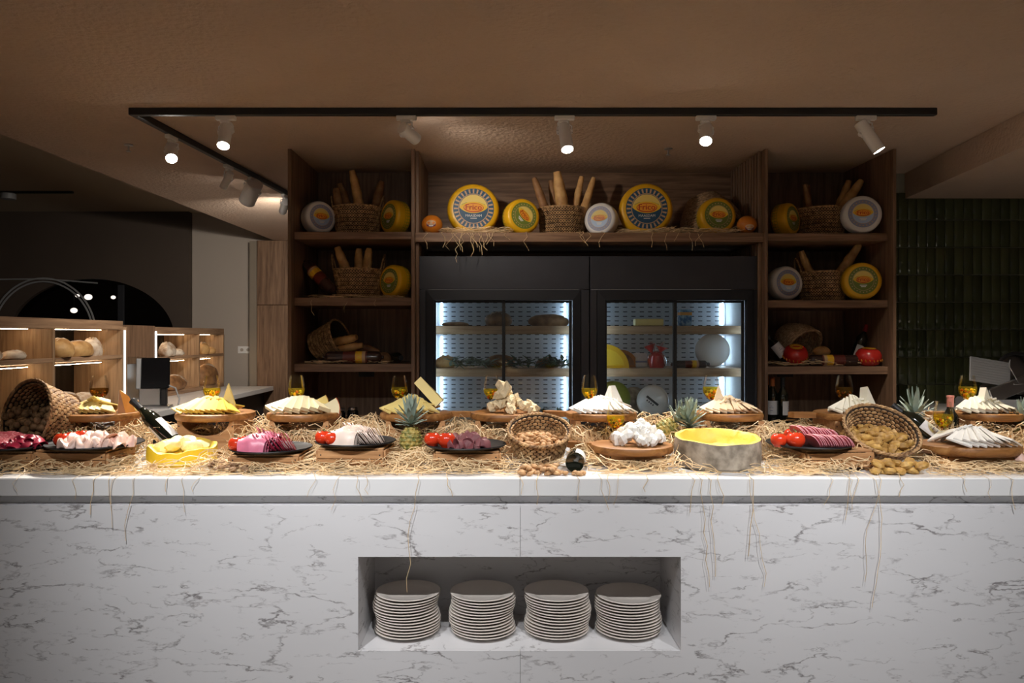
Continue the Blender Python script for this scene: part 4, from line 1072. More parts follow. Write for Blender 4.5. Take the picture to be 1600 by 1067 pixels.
def halfwheel(label, u, zs, r, th, mat, cut, d, rz, lean=0):
    t = thing('cheese_half', label, 'cheese', (X(u, d), d, zs+0.0005), (R(lean), 0, R(rz)))
    part('rind', MB().add(prism(ell(r, r, 24, 0, 0, 0, 180), -th/2, th/2), RX(90)), M[mat], t)
    part('face_print', MB().add(prism(ell(r*0.8, r*0.8, 20, 0, 0, 8, 172), th/2, th/2+0.001), RX(90)), M[cut], t)
    return t
halfwheel('yellow printed half wheel at the left of the lower shelf, right fridge', 945, lv[1], 0.165, 0.07, 'yellowwax', 'ink_yellow', 5.38, 0)
halfwheel('brown half wheel behind the yellow one on the lower shelf, right fridge', 968, lv[1], 0.125, 0.08, 'rind', 'crustdk', 5.50, 10)
# cellophane gift bag
t = thing('gift_bag', 'red cheese in a tied cellophane bag on the lower shelf, right fridge', 'bag', (X(1026, 5.40), 5.40, lv[1]+0.0005))
part('red_cheese', MB().add(lathe([(0, 0), (0.05, 0), (0.062, 0.02), (0.066, 0.05), (0.060, 0.085), (0.035, 0.105), (0.012, 0.115), (0, 0.116)], 24), smooth=True), M['redwax'], t)
part('bow', MB().add(lathe([(0.010, 0.112), (0.012, 0.120), (0.035, 0.155), (0.042, 0.165)], 14), RY(-18), smooth=True).add(lathe([(0.010, 0.112), (0.012, 0.120), (0.03, 0.14), (0.05, 0.15)], 14), RY(14), smooth=True), M['redwax'], t)
part('cellophane', MB().add(lathe([(0.068, 0.002), (0.074, 0.05), (0.060, 0.095), (0.018, 0.122), (0.05, 0.165), (0.066, 0.185)], 18), smooth=True), M['clear'], t)
block('cheese_packet', 'pale wrapped packet left of the red bag on the lower shelf, right fridge', 'packet', 1000, lv[1], 0.08, 0.07, 0.10, 'paper', 5.50, 12, (0.3, 0.5, 'ink_greyblue'))
sausage('dark sausage lying along the lower shelf of the right fridge', (X(1078, 5.36), 5.36, lv[1]+0.0265), (1, 0.1, 0), L=0.24, r=0.026, roll=90)
def plainwheel(label, u, zs, r, th, d, yaw, mat='whitewax', stamp=False, lean=8):
    t = thing('waxed_cheese', label, 'cheese', (X(u, d), d, zs + r*math.cos(R(lean)) + th*0.3*math.sin(R(lean))), quat=Quaternion((0,0,1), R(yaw)) @ Quaternion((1,0,0), R(-lean)))
    prof = [(0, -th/2), (r*0.8, -th/2), (r*0.95, -th*0.38), (r, -th*0.2), (r, th*0.2), (r*0.95, th*0.38), (r*0.8, th/2), (0, th/2)]
    part('rind', MB().add(lathe(prof, 36), YM, smooth=True), M[mat], t)
    if stamp:
        m = MB().add(flat([(-r*.45, -r*.07), (r*.45, -r*.07), (r*.45, r*.07), (-r*.45, r*.07)], th/2+0.001), YM @ RZ(-38))
        for k in range(4): m.add(flat([(-r*.30+k*r*.15, -r*.24), (-r*.22+k*r*.15, -r*.24), (-r*.22+k*r*.15, -r*.14), (-r*.30+k*r*.15, -r*.14)], th/2+0.001), YM @ RZ(-38))
        part('stamp', m, M['ink_black'], t)
    return t
plainwheel('white wheel standing at the right of the lower shelf, right fridge', 1113, lv[1], 0.118, 0.11, 5.45, -8)
plainwheel('white wheel with a black stamp on the bottom shelf, right fridge', 1020, lv[2], 0.112, 0.10, 5.42, -14, 'whitewax', True)
plainwheel('yellow wheel with green print at the left of the bottom shelf, right fridge', 958, lv[2], 0.125, 0.09, 5.50, 8, 'bandgreen')
plainwheel('grey rinded wheel behind the stamped one on the bottom shelf, right fridge', 990, lv[2], 0.10, 0.10, 5.60, 20, 'greyrind')
sprig('dark spiky leaves at the right of the bottom shelf, right fridge', (X(1143, 5.45), 5.45, lv[2]+0.004), 0.12, 60, 'leaf', 0.16)

# ================================================================== bread corner on the left
LCZ = 0.85
lc = thing('side_counter', 'long pale grey worktop of the bread corner running into the distance', 'worktop', (0, 0, 0))
part('top', MB().add(rbox(-4.2, -2.97, 4.2, YB-0.335, LCZ-0.055, LCZ, 0.004)), M['white'], lc)
part('base', MB().add(box(-4.15, -3.10, 4.25, YB-0.34, 0, LCZ-0.0555)), M['charcoal'], lc)
def bread_unit(label, xf, ys, zt, zsh, dep, name='bread_shelf'):
    """open shelf facing +x; ys = positions of the uprights along the depth"""
    t = thing(name, label, 'shelf', (0, 0, 0))
    th = 0.03
    P = lambda n, mt, *b, r=0.002: part(n, MB().add(rbox(*b, r)), M[mt], t)
    P('top_panel', 'oakY', xf-dep, xf, ys[0], ys[-1], zt-0.075, zt)
    P('base_panel', 'oakY', xf-dep, xf, ys[0], ys[-1], LCZ+0.0005, LCZ+0.05)
    for y in ys: P('upright', 'oakZ', xf-dep, xf-0.001, y-th/2, y+th/2, LCZ+0.0505, zt-0.0755)
    P('glass_back', 'blackglass', xf-dep-0.01, xf-dep-0.0005, ys[0], ys[-1], LCZ+0.001, zt)
    for y0, y1 in zip(ys[:-1], ys[1:]):
        a, b = y0+th/2+0.001, y1-th/2-0.001
        m = MB().add(rbox(-dep+0.004, 0, a, b, -0.032, 0, 0.002), T(xf-0.002, 0, zsh) @ RY(-6))
        part('shelf', m, M['oakY'], t)
        for zz, q in ((zt-0.0762, 0), (zsh-0.065, 1)):
            P('light_strip', 'led', xf-dep*0.40-0.003, xf-dep*0.40+0.003, a+0.03, b-0.03, zz-0.004, zz-0.0005)
    return t
U1 = bread_unit('near walnut bread display shelf with warm light strips, by the walnut basket', -3.30, (3.60, 4.62, 5.655, 6.68), 1.63, Z(556, 6.2), 0.42)
U2 = bread_unit('far walnut bread display shelf with warm light strips, by the light wall', -3.60, (8.00, 9.13, 9.93), 1.595, Z(554.5, 8.9), 0.42)
t = thing('till_cabinet', 'plain walnut box panel between the two bread shelves', 'cabinet', (0, 0, 0))
part('panel', MB().add(rbox(-4.02, -3.60, 7.30, 7.96, Z(568, 7.6), 1.605, 0.003)), M['walnutZ'], t)
part('led_profile', MB().add(rbox(-3.615, -3.595, 7.965, 7.995, 1.06, 1.55, 0.003)), M['ledwhite'], t)
part('foot', MB().add(box(-4.0, -3.75, 7.35, 7.95, LCZ+0.0005, Z(568, 7.6)-0.0005)), M['chrome'], t)
t = thing('led_profile_post', 'glowing white light profile at the end of the near bread shelf', 'light', (-3.30, 6.70, LCZ+0.0005))
part('profile', MB().add(rbox(-0.05, -0.001, 0.0, 0.035, 0.03, 0.70, 0.003)), M['ledwhite'], t)
part('post', MB().add(rbox(-0.40, -0.001, 0.0355, 0.06, 0.0, 0.73, 0.002)), M['oakZ'], t)
def bshelf(x, dep, zsh): return zsh - (dep)*math.tan(R(6))
def BL(lb, u, d, low, sz, mat, seed, rz=0, cuts=2):
    xf = -3.30 if d < 7 else -3.60
    x = X(u, d)
    x = min(max(x, xf-0.40), xf-0.06)
    zs = (LCZ+0.0505) if low else (Z(556, 6.2) if d < 7 else Z(554.5, 8.9)) - (xf-x)*math.tan(R(6)) + 0.001
    loaf(lb, (x, d, zs), sz, mat, seed, rz, cuts, tilt=0 if low else -6)
BL('big golden loaf at the near end of the upper bread shelf, right bay', 100, 5.83, False, (0.22, 0.30, 0.15), 'crust', 1, 20, 3)
BL('big shiny brown loaf in the middle of the upper bread shelf, right bay', 122, 6.08, False, (0.20, 0.34, 0.13), 'crust', 2, 0, 2)
BL('crusty seeded loaf at the far end of the upper bread shelf, right bay', 146, 6.40, False, (0.16, 0.26, 0.16), 'flour', 3, 30, 4)
BL('small seeded roll in front of the crusty loaf on the upper bread shelf', 150, 6.46, False, (0.13, 0.14, 0.09), 'crust', 4, 0, 2)
BL('pale floured loaf on the upper bread shelf, left bay', 22, 5.28, False, (0.16, 0.22, 0.065), 'flour', 5, 10, 3)
BL('white floured bun at the edge of the picture on the upper bread shelf', 4, 5.02, False, (0.15, 0.18, 0.10), 'flour', 6, 0, 0)
BL('dark sugared pastry on the lower bread shelf behind the first glass', 103, 5.90, True, (0.20, 0.34, 0.17), 'crustdk', 7, 0, 5)
BL('pale pastry row on the lower bread shelf behind the first glass', 130, 6.26, True, (0.20, 0.30, 0.14), 'flour', 8, 0, 4)
BL('long floured loaf on the far upper bread shelf, left bay', 268, 8.40, False, (0.18, 0.36, 0.16), 'flour', 9, 20, 3)
BL('small floured roll on the far upper bread shelf, left bay', 278, 8.68, False, (0.14, 0.20, 0.08), 'flour', 10, 0, 1)
BL('golden crusty loaf on the far upper bread shelf, right bay', 325, 9.38, False, (0.18, 0.30, 0.15), 'crust', 11, 20, 3)
BL('small golden roll on the far upper bread shelf, right bay', 333, 9.62, False, (0.14, 0.18, 0.09), 'crust', 12, 0, 1)
BL('brown loaf row on the far lower bread shelf, left bay', 274, 8.55, True, (0.18, 0.55, 0.17), 'crustdk', 13, 0, 5)
BL('dark pastry pile on the far lower bread shelf, right bay', 335, 9.52, True, (0.20, 0.50, 0.26), 'crustdk', 14, 0, 5)
t = thing('wall_socket', 'white double wall socket on the light wall of the bread corner', 'socket', (X(383, YB), YB-0.0005, Z(546.5, YB)))
part('plate', MB().add(rbox(-0.095, 0.095, -0.008, 0, -0.048, 0.048, 0.004)), M['lampwhite'], t)
part('outlet', MB().add(lathe([(0, 0), (0.022, 0), (0.022, 0.003), (0, 0.003)], 14), T(-0.042, -0.008, 0) @ RX(90)), M['wall_light'], t)
part('outlet', MB().add(lathe([(0, 0), (0.022, 0), (0.022, 0.003), (0, 0.003)], 14), T(0.042, -0.008, 0) @ RX(90)), M['wall_light'], t)
# till screen
dm = 6.95
t = thing('till_monitor', 'black till screen on a silver stand on the bread corner worktop', 'monitor', (X(240, dm)-0.01, dm, LCZ+0.0005), (0, 0, R(14)))
t.scale = (1.2, 1.2, 1.2)
s_ = dm/F
part('base', MB().add(rbox(-0.13, 0.13, -0.09, 0.09, 0, 0.018, 0.005)), M['chrome'], t)
part('stand', MB().add(rbox(-0.09, 0.06, -0.03, 0.05, 0.0185, 0.15, 0.005)), M['chrome'], t)
part('arm', MB().add(rbox(0.061, 0.10, -0.02, 0.04, 0.02, 0.16, 0.004)), M['black'], t)
part('screen', MB().add(rbox(-0.075, 0.125, -0.055, -0.03, 0.145, 0.375, 0.006), RX(-6)), M['blackglass'], t)
part('housing', MB().add(rbox(-0.11, -0.076, -0.06, 0.01, 0.14, 0.37, 0.006), RX(-6)), M['steel'], t)
part('cable', MB().add(tube([(0.12, -0.03, 0.17), (0.17, -0.05, 0.15), (0.20, -0.07, 0.07), (0.19, -0.09, 0.006)], 0.006, 6), smooth=True), M['steel'], t)
t = thing('card_reader_glass', 'clear glass screen panel left of the till screen', 'screen', (X(210, 6.95), 6.95, LCZ+0.0005))
part('pane', MB().add(rbox(-0.10, 0.10, 0, 0.008, 0.02, 0.46, 0.002)), M['pane'], t)
part('foot', MB().add(rbox(-0.10, 0.10, -0.03, 0.04, 0.0, 0.019, 0.003)), M['chrome'], t)

# ================================================================== right back worktop and slicer
rc = thing('back_worktop', 'grey worktop under the green tiled wall at the right', 'worktop', (0, 0, 0))
part('top', MB().add(rbox(PR+0.004, 4.79, 5.05, YT-0.014, 0.95, 0.985, 0.004)), M['white'], rc)
part('base', MB().add(box(PR+0.004, 4.79, 5.10, YT-0.015, 0, 0.9495)), M['charcoal'], rc)
t = thing('meat_slicer', 'grey metal meat slicer with a round blade on the right worktop', 'slicer', (X(1565, 5.42), 5.42, 0.9855))
def SP(n, m, mt): part(n, m, M[mt], t)
SP('base', MB().add(rbox(-0.22, 0.26, -0.16, 0.20, 0.0, 0.075, 0.02)), 'steel')
SP('body', MB().add(rbox(-0.05, 0.26, 0.02, 0.19, 0.0755, 0.17, 0.03)), 'steel')
SP('blade', MB().add(lathe([(0, -0.006), (0.12, -0.006), (0.145, 0), (0.12, 0.006), (0, 0.006)], 40), T(0.10, -0.02, 0.24) @ RX(78) @ RY(12), smooth=True), 'chrome')
SP('blade_guard', MB().add(tube([(0.10+0.152*math.cos(R(a)), -0.03+0.03*math.sin(R(a)), 0.24+0.152*math.sin(R(a))) for a in range(20, 341, 16)], 0.014, 8), smooth=True), 'black')
g = MB().add(rbox(-0.28, 0.0, -0.006, 0.006, -0.075, 0.10, 0.005), T(0.02, -0.06, 0.23) @ RX(-14) @ RY(10))
for k in range(9): g.add(rbox(-0.27, -0.01, -0.009, -0.0055, -0.06+k*0.018, -0.055+k*0.018, 0.001), T(0.02, -0.06, 0.23) @ RX(-14) @ RY(10))
SP('guide_plate', g, 'steel')
SP('carriage', MB().add(rbox(-0.16, 0.20, -0.10, -0.075, -0.05, 0.05, 0.015), T(0.0, -0.02, 0.155) @ RY(-22)), 'chrome')
SP('handle', MB().add(tube([(0.19, -0.12, 0.20), (0.24, -0.13, 0.23), (0.30, -0.13, 0.20)], 0.022, 8), smooth=True), 'black')
SP('pusher_arm', MB().add(tube([(-0.02, -0.12, 0.35), (-0.03, -0.125, 0.31), (0.035, -0.13, 0.19), (0.06, -0.13, 0.185), (0.0, -0.13, 0.183)], 0.004, 6), smooth=True), 'chrome')

# ================================================================== food on the counter
CAPS = []                                             # (x, y, r, highest straw above the worktop)
def riser(label, u, d, w, dep, h, rz=0, scoop=True):
    """raw wood box with a scooped front that lifts a board"""
    t = thing('riser_box', label, 'box', (X(u, d), d, ZC+0.0005), (0, 0, R(rz)))
    def panel(n):
        pts = [(-w/2, 0), (w/2, 0), (w/2, h)]
        if scoop:
            pts += [(w*0.42, h)] + [(w*0.42*math.cos(R(a)), h - h*0.42*math.sin(R(a))) for a in range(15, 180, 15)] + [(-w*0.42, h)]
        pts += [(-w/2, h)]
        return MB().add(prism(pts, -0.006, 0.006), RX(90))
    part('front_board', panel(0), M['crate'], t, loc=(0, -dep/2+0.006, 0))
    part('back_board', panel(1), M['crate'], t, loc=(0, dep/2-0.006, 0))
    for s in (-1, 1): part('side_board', MB().add(box(s*w/2-0.012 if s > 0 else -w/2, w/2 if s > 0 else -w/2+0.012, -dep/2+0.0125, dep/2-0.0125, 0, h-0.001)), M['crate'], t)
    m = MB()
    for s in (-1, 1):
        for zz in (0.15, 0.85): m.add(lathe([(0, 0), (0.0035, 0), (0.003, 0.001), (0, 0.001)], 8), T(s*w*0.47, -dep/2-0.0002, h*zz) @ RX(90))
    part('nails', m, M['black'], t)
    return t
def crate(label, u, d, w, dep, h, rz=0):
    t = thing('slatted_crate', label, 'crate', (X(u, d), d, ZC+0.0005), (0, 0, R(rz)))
    k = 0.026; f = 0.014
    for sx in (-1, 1):
        for sy in (-1, 1):
            part('corner_post', MB().add(rbox(sx*(w/2-k/2)-k/2, sx*(w/2-k/2)+k/2, sy*(dep/2-k/2)-k/2+0.0, sy*(dep/2-k/2)+k/2, 0, h-0.009, 0.002)), M['crate'], t)
    hh = (h-0.009-f)/2
    for sy in (-1, 1):
        for j in range(2):
            y = sy*(dep/2+0.005)
            part('slat', MB().add(rbox(-w/2, w/2, y-0.0048, y+0.0048, f+j*hh+0.001, f+(j+1)*hh-0.001, 0.0015)), M['crate'], t)
    for sx in (-1, 1):
        for j in range(2):
            x = sx*(w/2+0.005)
            part('slat', MB().add(rbox(x-0.0048, x+0.0048, -dep/2, dep/2, f+j*hh+0.001, f+(j+1)*hh-0.001, 0.0015)), M['crate'], t)
    for j in range(4):
        y = -dep/2 + dep*(j+0.5)/4
        part('top_slat', MB().add(rbox(-w/2, w/2, y-dep/8+0.002, y+dep/8-0.002, h-0.0085, h, 0.0015)), M['crate'], t)
    m = MB()
    for sx in (-1, 1):
        for j in (0.27, 0.73): m.add(lathe([(0, 0), (0.0032, 0), (0.0028, 0.001), (0, 0.001)], 8), T(sx*(w/2-0.013), -dep/2-0.0099, f+(h-0.009-f)*j) @ RX(90))
    part('nails', m, M['black'], t)
    return t
def board(label, u, d, r, zt, th=0.032, handle=None, rz=0, ry=1.0):
    m = MB().add(lathe([(0, -th), (r*0.95, -th), (r-0.003, -th*0.85), (r, -th*0.55), (r, -th*0.35), (r-0.004, -0.002), (r-0.010, 0), (0, 0)], 56), SC(1, ry, 1), smooth=True)
    if handle is not None:
        a = R(handle); L = r+0.10
        pts = [(r*0.9*math.cos(a)-0.025*math.sin(a), r*0.9*math.sin(a)+0.025*math.cos(a)), (r*0.9*math.cos(a)+0.025*math.sin(a), r*0.9*math.sin(a)-0.025*math.cos(a)),
               (L*math.cos(a)+0.028*math.sin(a), L*math.sin(a)-0.028*math.cos(a)), ((L+.02)*math.cos(a), (L+.02)*math.sin(a)), (L*math.cos(a)-0.028*math.sin(a), L*math.sin(a)+0.028*math.cos(a))]
        m.add(prism(pts, -th*0.9, -th*0.1))
    return single('serving_board', m, M['board'], label, 'board', (X(u, d), d, zt), (0, 0, R(rz)))
def plate(label, u, d, r, zb, tilt=0):
    m = MB().add(lathe([(0, 0.0), (r*0.62, 0.0), (r*0.93, 0.007), (r, 0.014), (r-0.002, 0.018), (r*0.92, 0.0125), (r*0.60, 0.007), (0, 0.007)], 56), smooth=True)
    return single('slate_plate', m, M['slate'], label, 'plate', (X(u, d), d, zb+0.0004), (0, R(tilt), 0))
BIT = ['bit_yellow', 'bit_red', 'bit_dark', 'bit_green', 'bit_white']
def wineglass(label, u, d, zb, H=0.168, stem=0.048, wine='wine', fill=0.42, seed=0, w=0.0405):
    t = thing('wine_glass', label, 'glass', (X(u, d), d, zb+0.0005))
    b = H-stem
    def rad(k): return w*(0.16 + 0.84*math.sin(min(1.0, k/0.42)*math.pi/2)**0.8) if k < 0.42 else w*(1 - 0.27*((k-0.42)/0.58)**1.5)
    prof = [(0, 0.0), (0.032, 0.0), (0.032, 0.002), (0.006, 0.006), (0.0045, 0.014), (0.0045, stem-0.006)] + [(rad(k/14.0), stem + b*k/14.0) for k in range(1, 15)]
    inn = [(rad(k/14.0)-0.0012, stem + b*k/14.0 + (0.001 if k < 2 else 0)) for k in range(14, 0, -1)] + [(0, stem+0.004)]
    part('bowl', MB().add(lathe(prof, 32), smooth=True), M['clear'], t)
    lq = [(0, stem+0.004)] + [(rad(k*fill/8)-0.0022, stem + b*k*fill/8 + 0.002) for k in range(1, 9)] + [(0, stem + b*fill + 0.002)]
    part('marinade', MB().add(lathe(lq, 28), smooth=True), M[wine], t)
    rng = random.Random(seed); m = MB()
    for i in range(46):
        k = rng.uniform(0.06, fill*0.80); a = rng.uniform(0, 6.283); rr = (rad(k)-0.0095)*math.sqrt(rng.uniform(0.35, 1.0))
        if rr < 0: continue
        s = rng.uniform(0.0045, 0.0085)
        m.add(sphere(s, s*rng.uniform(.7, 1.2), s, 8, 6), T(rr*math.cos(a), rr*math.sin(a), stem+b*k) @ RX(rng.uniform(0, 180)), mat=rng.choice([0, 0, 1, 1, 2, 2, 2, 3, 4]), smooth=True)
    o = part('pickled_bits', m, [M[x] for x in BIT], t); o['kind'] = 'stuff'
    return t

BZ = 1.14; BD = 3.65
BK = [(157.5, .181, 155, 'winedk'), (337.5, .182, 331, 'wine'), (475.5, .174, 463, 'wine'), (650, .170, 624, 'wine'), (790, .168, 768, 'wine'), (939, .169, 921, 'wine'), (1138, .160, 1111, 'wine'), (1330, .172, 1319, 'winedk'), (1542, .152, 1512, 'wine')]
HND = [None, None, None, None, 165, 160, None, 175, 170]
for i, (u, r, ug, w) in enumerate(BK):
    nm = '%s board from the left in the back row' % ORD[i]
    riser('scooped wooden box under the %s' % nm, u, BD, 0.27, 0.22, BZ-0.032-ZC-0.001, [3, -4, 2, 5, -3, 2, -2, 4, -3][i])
    board('round wooden board, the %s' % nm, u, BD, r, BZ, handle=HND[i], rz=[0, 10, -8, 15, 0, 0, 12, 0, 0][i])
    wineglass('glass of pickles on the %s' % nm, ug, BD+0.075, BZ, wine=w, fill=[.47, .47, .46, .50, .44, .46, .52, .50, .52][i], seed=i+3, w=[.0435, .0415, .0405, .0405, .0405, .0405, .0405, .0405, .0415][i])
    CAPS.append((X(u, BD), BD, r+0.02, BZ-ZC-0.045))

# ---- cheese pieces
def slice_mesh(poly, th, mat, rindmat=None):
    m = MB().add(prism(poly, 0, th))
    return m.mesh('cheese_slice', M[mat])
TRI = [(-0.034, 0), (0.034, 0), (0.010, 0.112), (-0.010, 0.112)]
TRI2 = [(-0.05, 0.0), (0.035, 0.0), (0.0, 0.105)]
RECT = [(-0.035, 0), (0.035, 0), (0.035, 0.10), (-0.035, 0.10)]
def fan(name, label, group, cat, cx, cy, zb, n, width, poly, th, mat, tilt=36, spread=46, roll=10, back=False, jit=1.0, mound=True):
    """slices shingled in a half circle, tips meeting on a short ridge"""
    me = slice_mesh(poly, th, mat)
    L = max(p[1] for p in poly)
    if mound: cy = cy + (-1 if back else 1)*L*math.cos(R(tilt))          # y of the ridge
    for i in range(n):
        s = i/(n-1)-0.5 if n > 1 else 0
        ti = tilt + random.uniform(-3, 3)*jit - (abs(2*s)**1.5*tilt*0.38 if mound else 0)
        yw = 180 if back else 0
        sp = spread*1.75 if mound else spread
        Mx = RZ(s*sp + yw + random.uniform(-4, 4)*jit) @ RX(ti) @ RY(roll)
        zmin = min((Mx @ Vector((p[0], p[1], q))).z for p in poly for q in (0, th))
        if mound:
            rho = L*math.cos(R(ti)); dr = RZ(s*sp + yw) @ Vector((0, -rho, 0))
            x = cx + s*width*0.62*(-1 if back else 1) + dr.x; y = cy + dr.y
        else:
            x = cx + s*width*(-1 if back else 1); y = cy
        o = link(name, me, None, (x, y + random.uniform(-.004, .004)*jit, zb - zmin + 0.0004 + 0.0015*(i % 2)))
        o.rotation_mode = 'QUATERNION'; o.rotation_quaternion = Mx.to_quaternion()
        k = n-1-i if back else i
        tag(o, label + ', ' + ORD[k] + ' from left', cat, group)
def wedge(label, loc, r, ang, h, mat, rmat, rot=(0, 0, 0), name='cheese_wedge'):
    """sector of a wheel with rind on the curved side"""
    t = thing(name, label, 'cheese', loc, tuple(R(q) for q in rot))
    pts = [(0, 0)] + ell(r, r, 8, 0, 0, -ang/2, ang/2)
    part('paste', MB().add(prism(pts, 0, h)), M[mat], t)
    a = ell(r+0.003, r+0.003, 8, 0, 0, -ang/2-1, ang/2+1); b = list(reversed(ell(r+0.0003, r+0.0003, 8, 0, 0, -ang/2-1, ang/2+1)))
    part('rind', MB().add(prism(a+b, -0.0006, h+0.0006)), M[rmat], t)
    return t
def chunkpile(name, label, group, cx, cy, zb, n, rx, ry, hz, size, mat, seed, cat='cheese', flatk=0.5, sharp=0.5):
    rng = random.Random(seed)
    mes = []
    for k in range(4):
        v, f = sphere(size*0.62, size*0.45, size*0.5*flatk*2, 6, 4, sharp, 1.3, seed+k*3.3)
        mes.append(MB().add((v, f)).mesh(name, M[mat]))
    for i in range(n):
        a = rng.uniform(0, 6.283); q = math.sqrt(rng.random())
        x = q*rx*math.cos(a); y = q*ry*math.sin(a); top = hz*(1-q**1.4)
        o = link(name, mes[i % 4], None, (cx+x, cy+y, zb + size*0.42*flatk*2*0.8 + top*rng.uniform(0.75, 1.0)), rot=(rng.uniform(-.6, .6), rng.uniform(-.6, .6), rng.uniform(0, 6.28)), scale=rng.uniform(0.75, 1.15))
        tag(o, label, cat, group)
def bx_(i): return X(BK[i][0], BD)
z0 = BZ
fan('cheese_slice', 'pale yellow slice fanned on the first back-row board', 'slices on the first back-row board', 'cheese', bx_(0)-0.005, BD-0.10, z0, 8, 0.14, TRI, 0.006, 'gouda', 30, 30, 20)
fan('cheese_slice', 'pale yellow slice at the rear of the first back-row board', 'rear slices on the first back-row board', 'cheese', bx_(0), BD+0.02, z0, 5, 0.10, TRI, 0.006, 'gouda', 34, 30, 20, back=True)
t = thing('cheese_wedge', 'tall pointed wedge with an orange-brown rind on the first back-row board', 'cheese', (X(199, BD), BD-0.03, z0+0.0005))
pv = [(-0.032, 0.02, 0), (-0.012, -0.042, 0), (0.020, -0.030, 0), (0.044, 0.02, 0), (-0.014, -0.020, 0.108), (-0.022, 0.02, 0.100), (0.012, 0.02, 0.072)]
part('paste', MB().add((pv, [(0, 3, 2, 1), (0, 1, 4, 5), (0, 5, 6, 3), (1, 2, 4), (2, 3, 6, 4), (4, 6, 5)])), M['ivory'], t)
cv = [tuple(Vector(p) + Vector((0.0022, -0.0022, 0.0008))) for p in (pv[1], pv[2], pv[3], pv[4], pv[6])]
part('rind', MB().add((cv, [(0, 1, 3), (1, 2, 4, 3)])), M['rind'], t)
wedge('low wedge lying left of the tall rinded wedge, first back-row board', (X(184, BD), BD+0.02, z0+0.001), 0.08, 42, 0.045, 'gouda', 'rind', (0, 0, 30))
fan('cheese_slice', 'deep yellow slice in the front fan, second back-row board', 'front slices on the second back-row board', 'cheese', bx_(1)-0.01, BD-0.12, z0, 12, 0.22, TRI, 0.006, 'cheddar', 34, 44, 20)
fan('cheese_slice', 'deep yellow slice in the rear fan, second back-row board', 'rear slices on the second back-row board', 'cheese', bx_(1)-0.01, BD+0.045, z0, 8, 0.16, TRI, 0.006, 'cheddar', 30, 40, 20, back=True)
wedge('pale pointed wedge standing up on the second back-row board', (X(357, BD), BD+0.01, z0+0.135), 0.125, 34, 0.035, 'gouda', 'ivory', (0, 90, -80))
fan('cheese_slice', 'thick ivory cheese wedge slice on the third back-row board', 'wedge slices on the third back-row board', 'cheese', bx_(2)-0.01, BD-0.115, z0, 8, 0.19, [(-0.036, 0), (0.036, 0), (0.014, 0.10), (-0.016, 0.09)], 0.018, 'ivory', 36, 50, 20)
fan('cheese_slice', 'thick ivory slice at the rear of the third back-row board', 'rear wedge slices on the third back-row board', 'cheese', bx_(2), BD+0.03, z0, 4, 0.10, TRI, 0.012, 'ivory', 30, 30, 20, back=True)
wedge('big ivory wedge with a red rind at the right of the third back-row board', (X(497, BD), BD-0.02, z0+0.005), 0.10, 60, 0.035, 'ivory', 'redrind', (62, 0, 20))
wedge('small wedge with orange rind behind the glass, third back-row board', (X(482, BD), BD+0.05, z0+0.03), 0.07, 45, 0.04, 'gouda', 'rind', (60, 0, 40))
fan('cheese_slice', 'pale yellow slice fanned on the fourth back-row board', 'slices on the fourth back-row board', 'cheese', bx_(3)-0.02, BD-0.11, z0, 9, 0.17, TRI, 0.007, 'gouda', 36, 40, 20)
fan('cheese_slice', 'pale yellow slice at the rear of the fourth back-row board', 'rear slices on the fourth back-row board', 'cheese', bx_(3)-0.01, BD+0.04, z0, 6, 0.12, TRI, 0.007, 'gouda', 30, 40, 20, back=True)
wedge('long pale wedge leaning over the pile on the fourth back-row board', (X(646, BD)+0.0, BD+0.02, z0+0.135), 0.155, 26, 0.045, 'gouda', 'ivory', (0, 46, 0))
chunkpile('cheese_chunk', 'crumbly broken chunk of hard cheese on the fifth back-row board', 'hard cheese chunks on the fifth back-row board', X(800, BD), BD-0.03, z0, 26, 0.115, 0.08, 0.055, 0.048, 'parm', 11, sharp=0.7)
chunkpile('cheese_chunk', 'tall crumbly splinter of hard cheese at the left of the fifth back-row board', 'hard cheese splinters on the fifth back-row board', X(788, BD), BD-0.01, z0+0.045, 4, 0.028, 0.02, 0.03, 0.055, 'parm', 21, flatk=0.95, sharp=0.7)
fan('cheese_slice', 'white slice in the front fan, sixth back-row board', 'front slices on the sixth back-row board', 'cheese', X(940, BD), BD-0.11, z0, 13, 0.21, TRI, 0.006, 'feta', 34, 50, 20)
fan('cheese_slice', 'white slice in the rear fan, sixth back-row board', 'rear slices on the sixth back-row board', 'cheese', X(942, BD), BD+0.05, z0, 8, 0.16, TRI, 0.006, 'feta', 30, 40, 20, back=True)
fan('cheese_slice', 'white slice poking up on the sixth back-row board', 'raised slices on the sixth back-row board', 'cheese', X(957, BD), BD-0.02, z0+0.02, 3, 0.05, TRI, 0.006, 'feta', 62, 50, 0, mound=False)
fan('cheese_slice', 'beige slice fanned on the seventh back-row board', 'slices on the seventh back-row board', 'cheese', X(1136, BD), BD-0.10, z0, 9, 0.17, TRI, 0.007, 'beige', 34, 50, 20)
fan('cheese_slice', 'beige slice at the rear of the seventh back-row board', 'rear slices on the seventh back-row board', 'cheese', X(1138, BD), BD+0.04, z0, 6, 0.12, TRI, 0.007, 'beige', 30, 40, 20, back=True)
wedge('tall beige pointed slice at the left of the seventh back-row board', (X(1122, BD), BD+0.0, z0+0.125), 0.12, 40, 0.014, 'beige', 'beige', (10, 82, -82))
fan('cheese_slice', 'cream white slice fanned on the eighth back-row board', 'slices on the eighth back-row board', 'cheese', X(1328, BD), BD-0.10, z0, 8, 0.13, TRI, 0.008, 'cream', 34, 46, 20)
fan('cheese_slice', 'cream white slice at the rear of the eighth back-row board', 'rear slices on the eighth back-row board', 'cheese', X(1333, BD), BD+0.04, z0, 5, 0.10, TRI, 0.008, 'cream', 30, 40, 20, back=True)
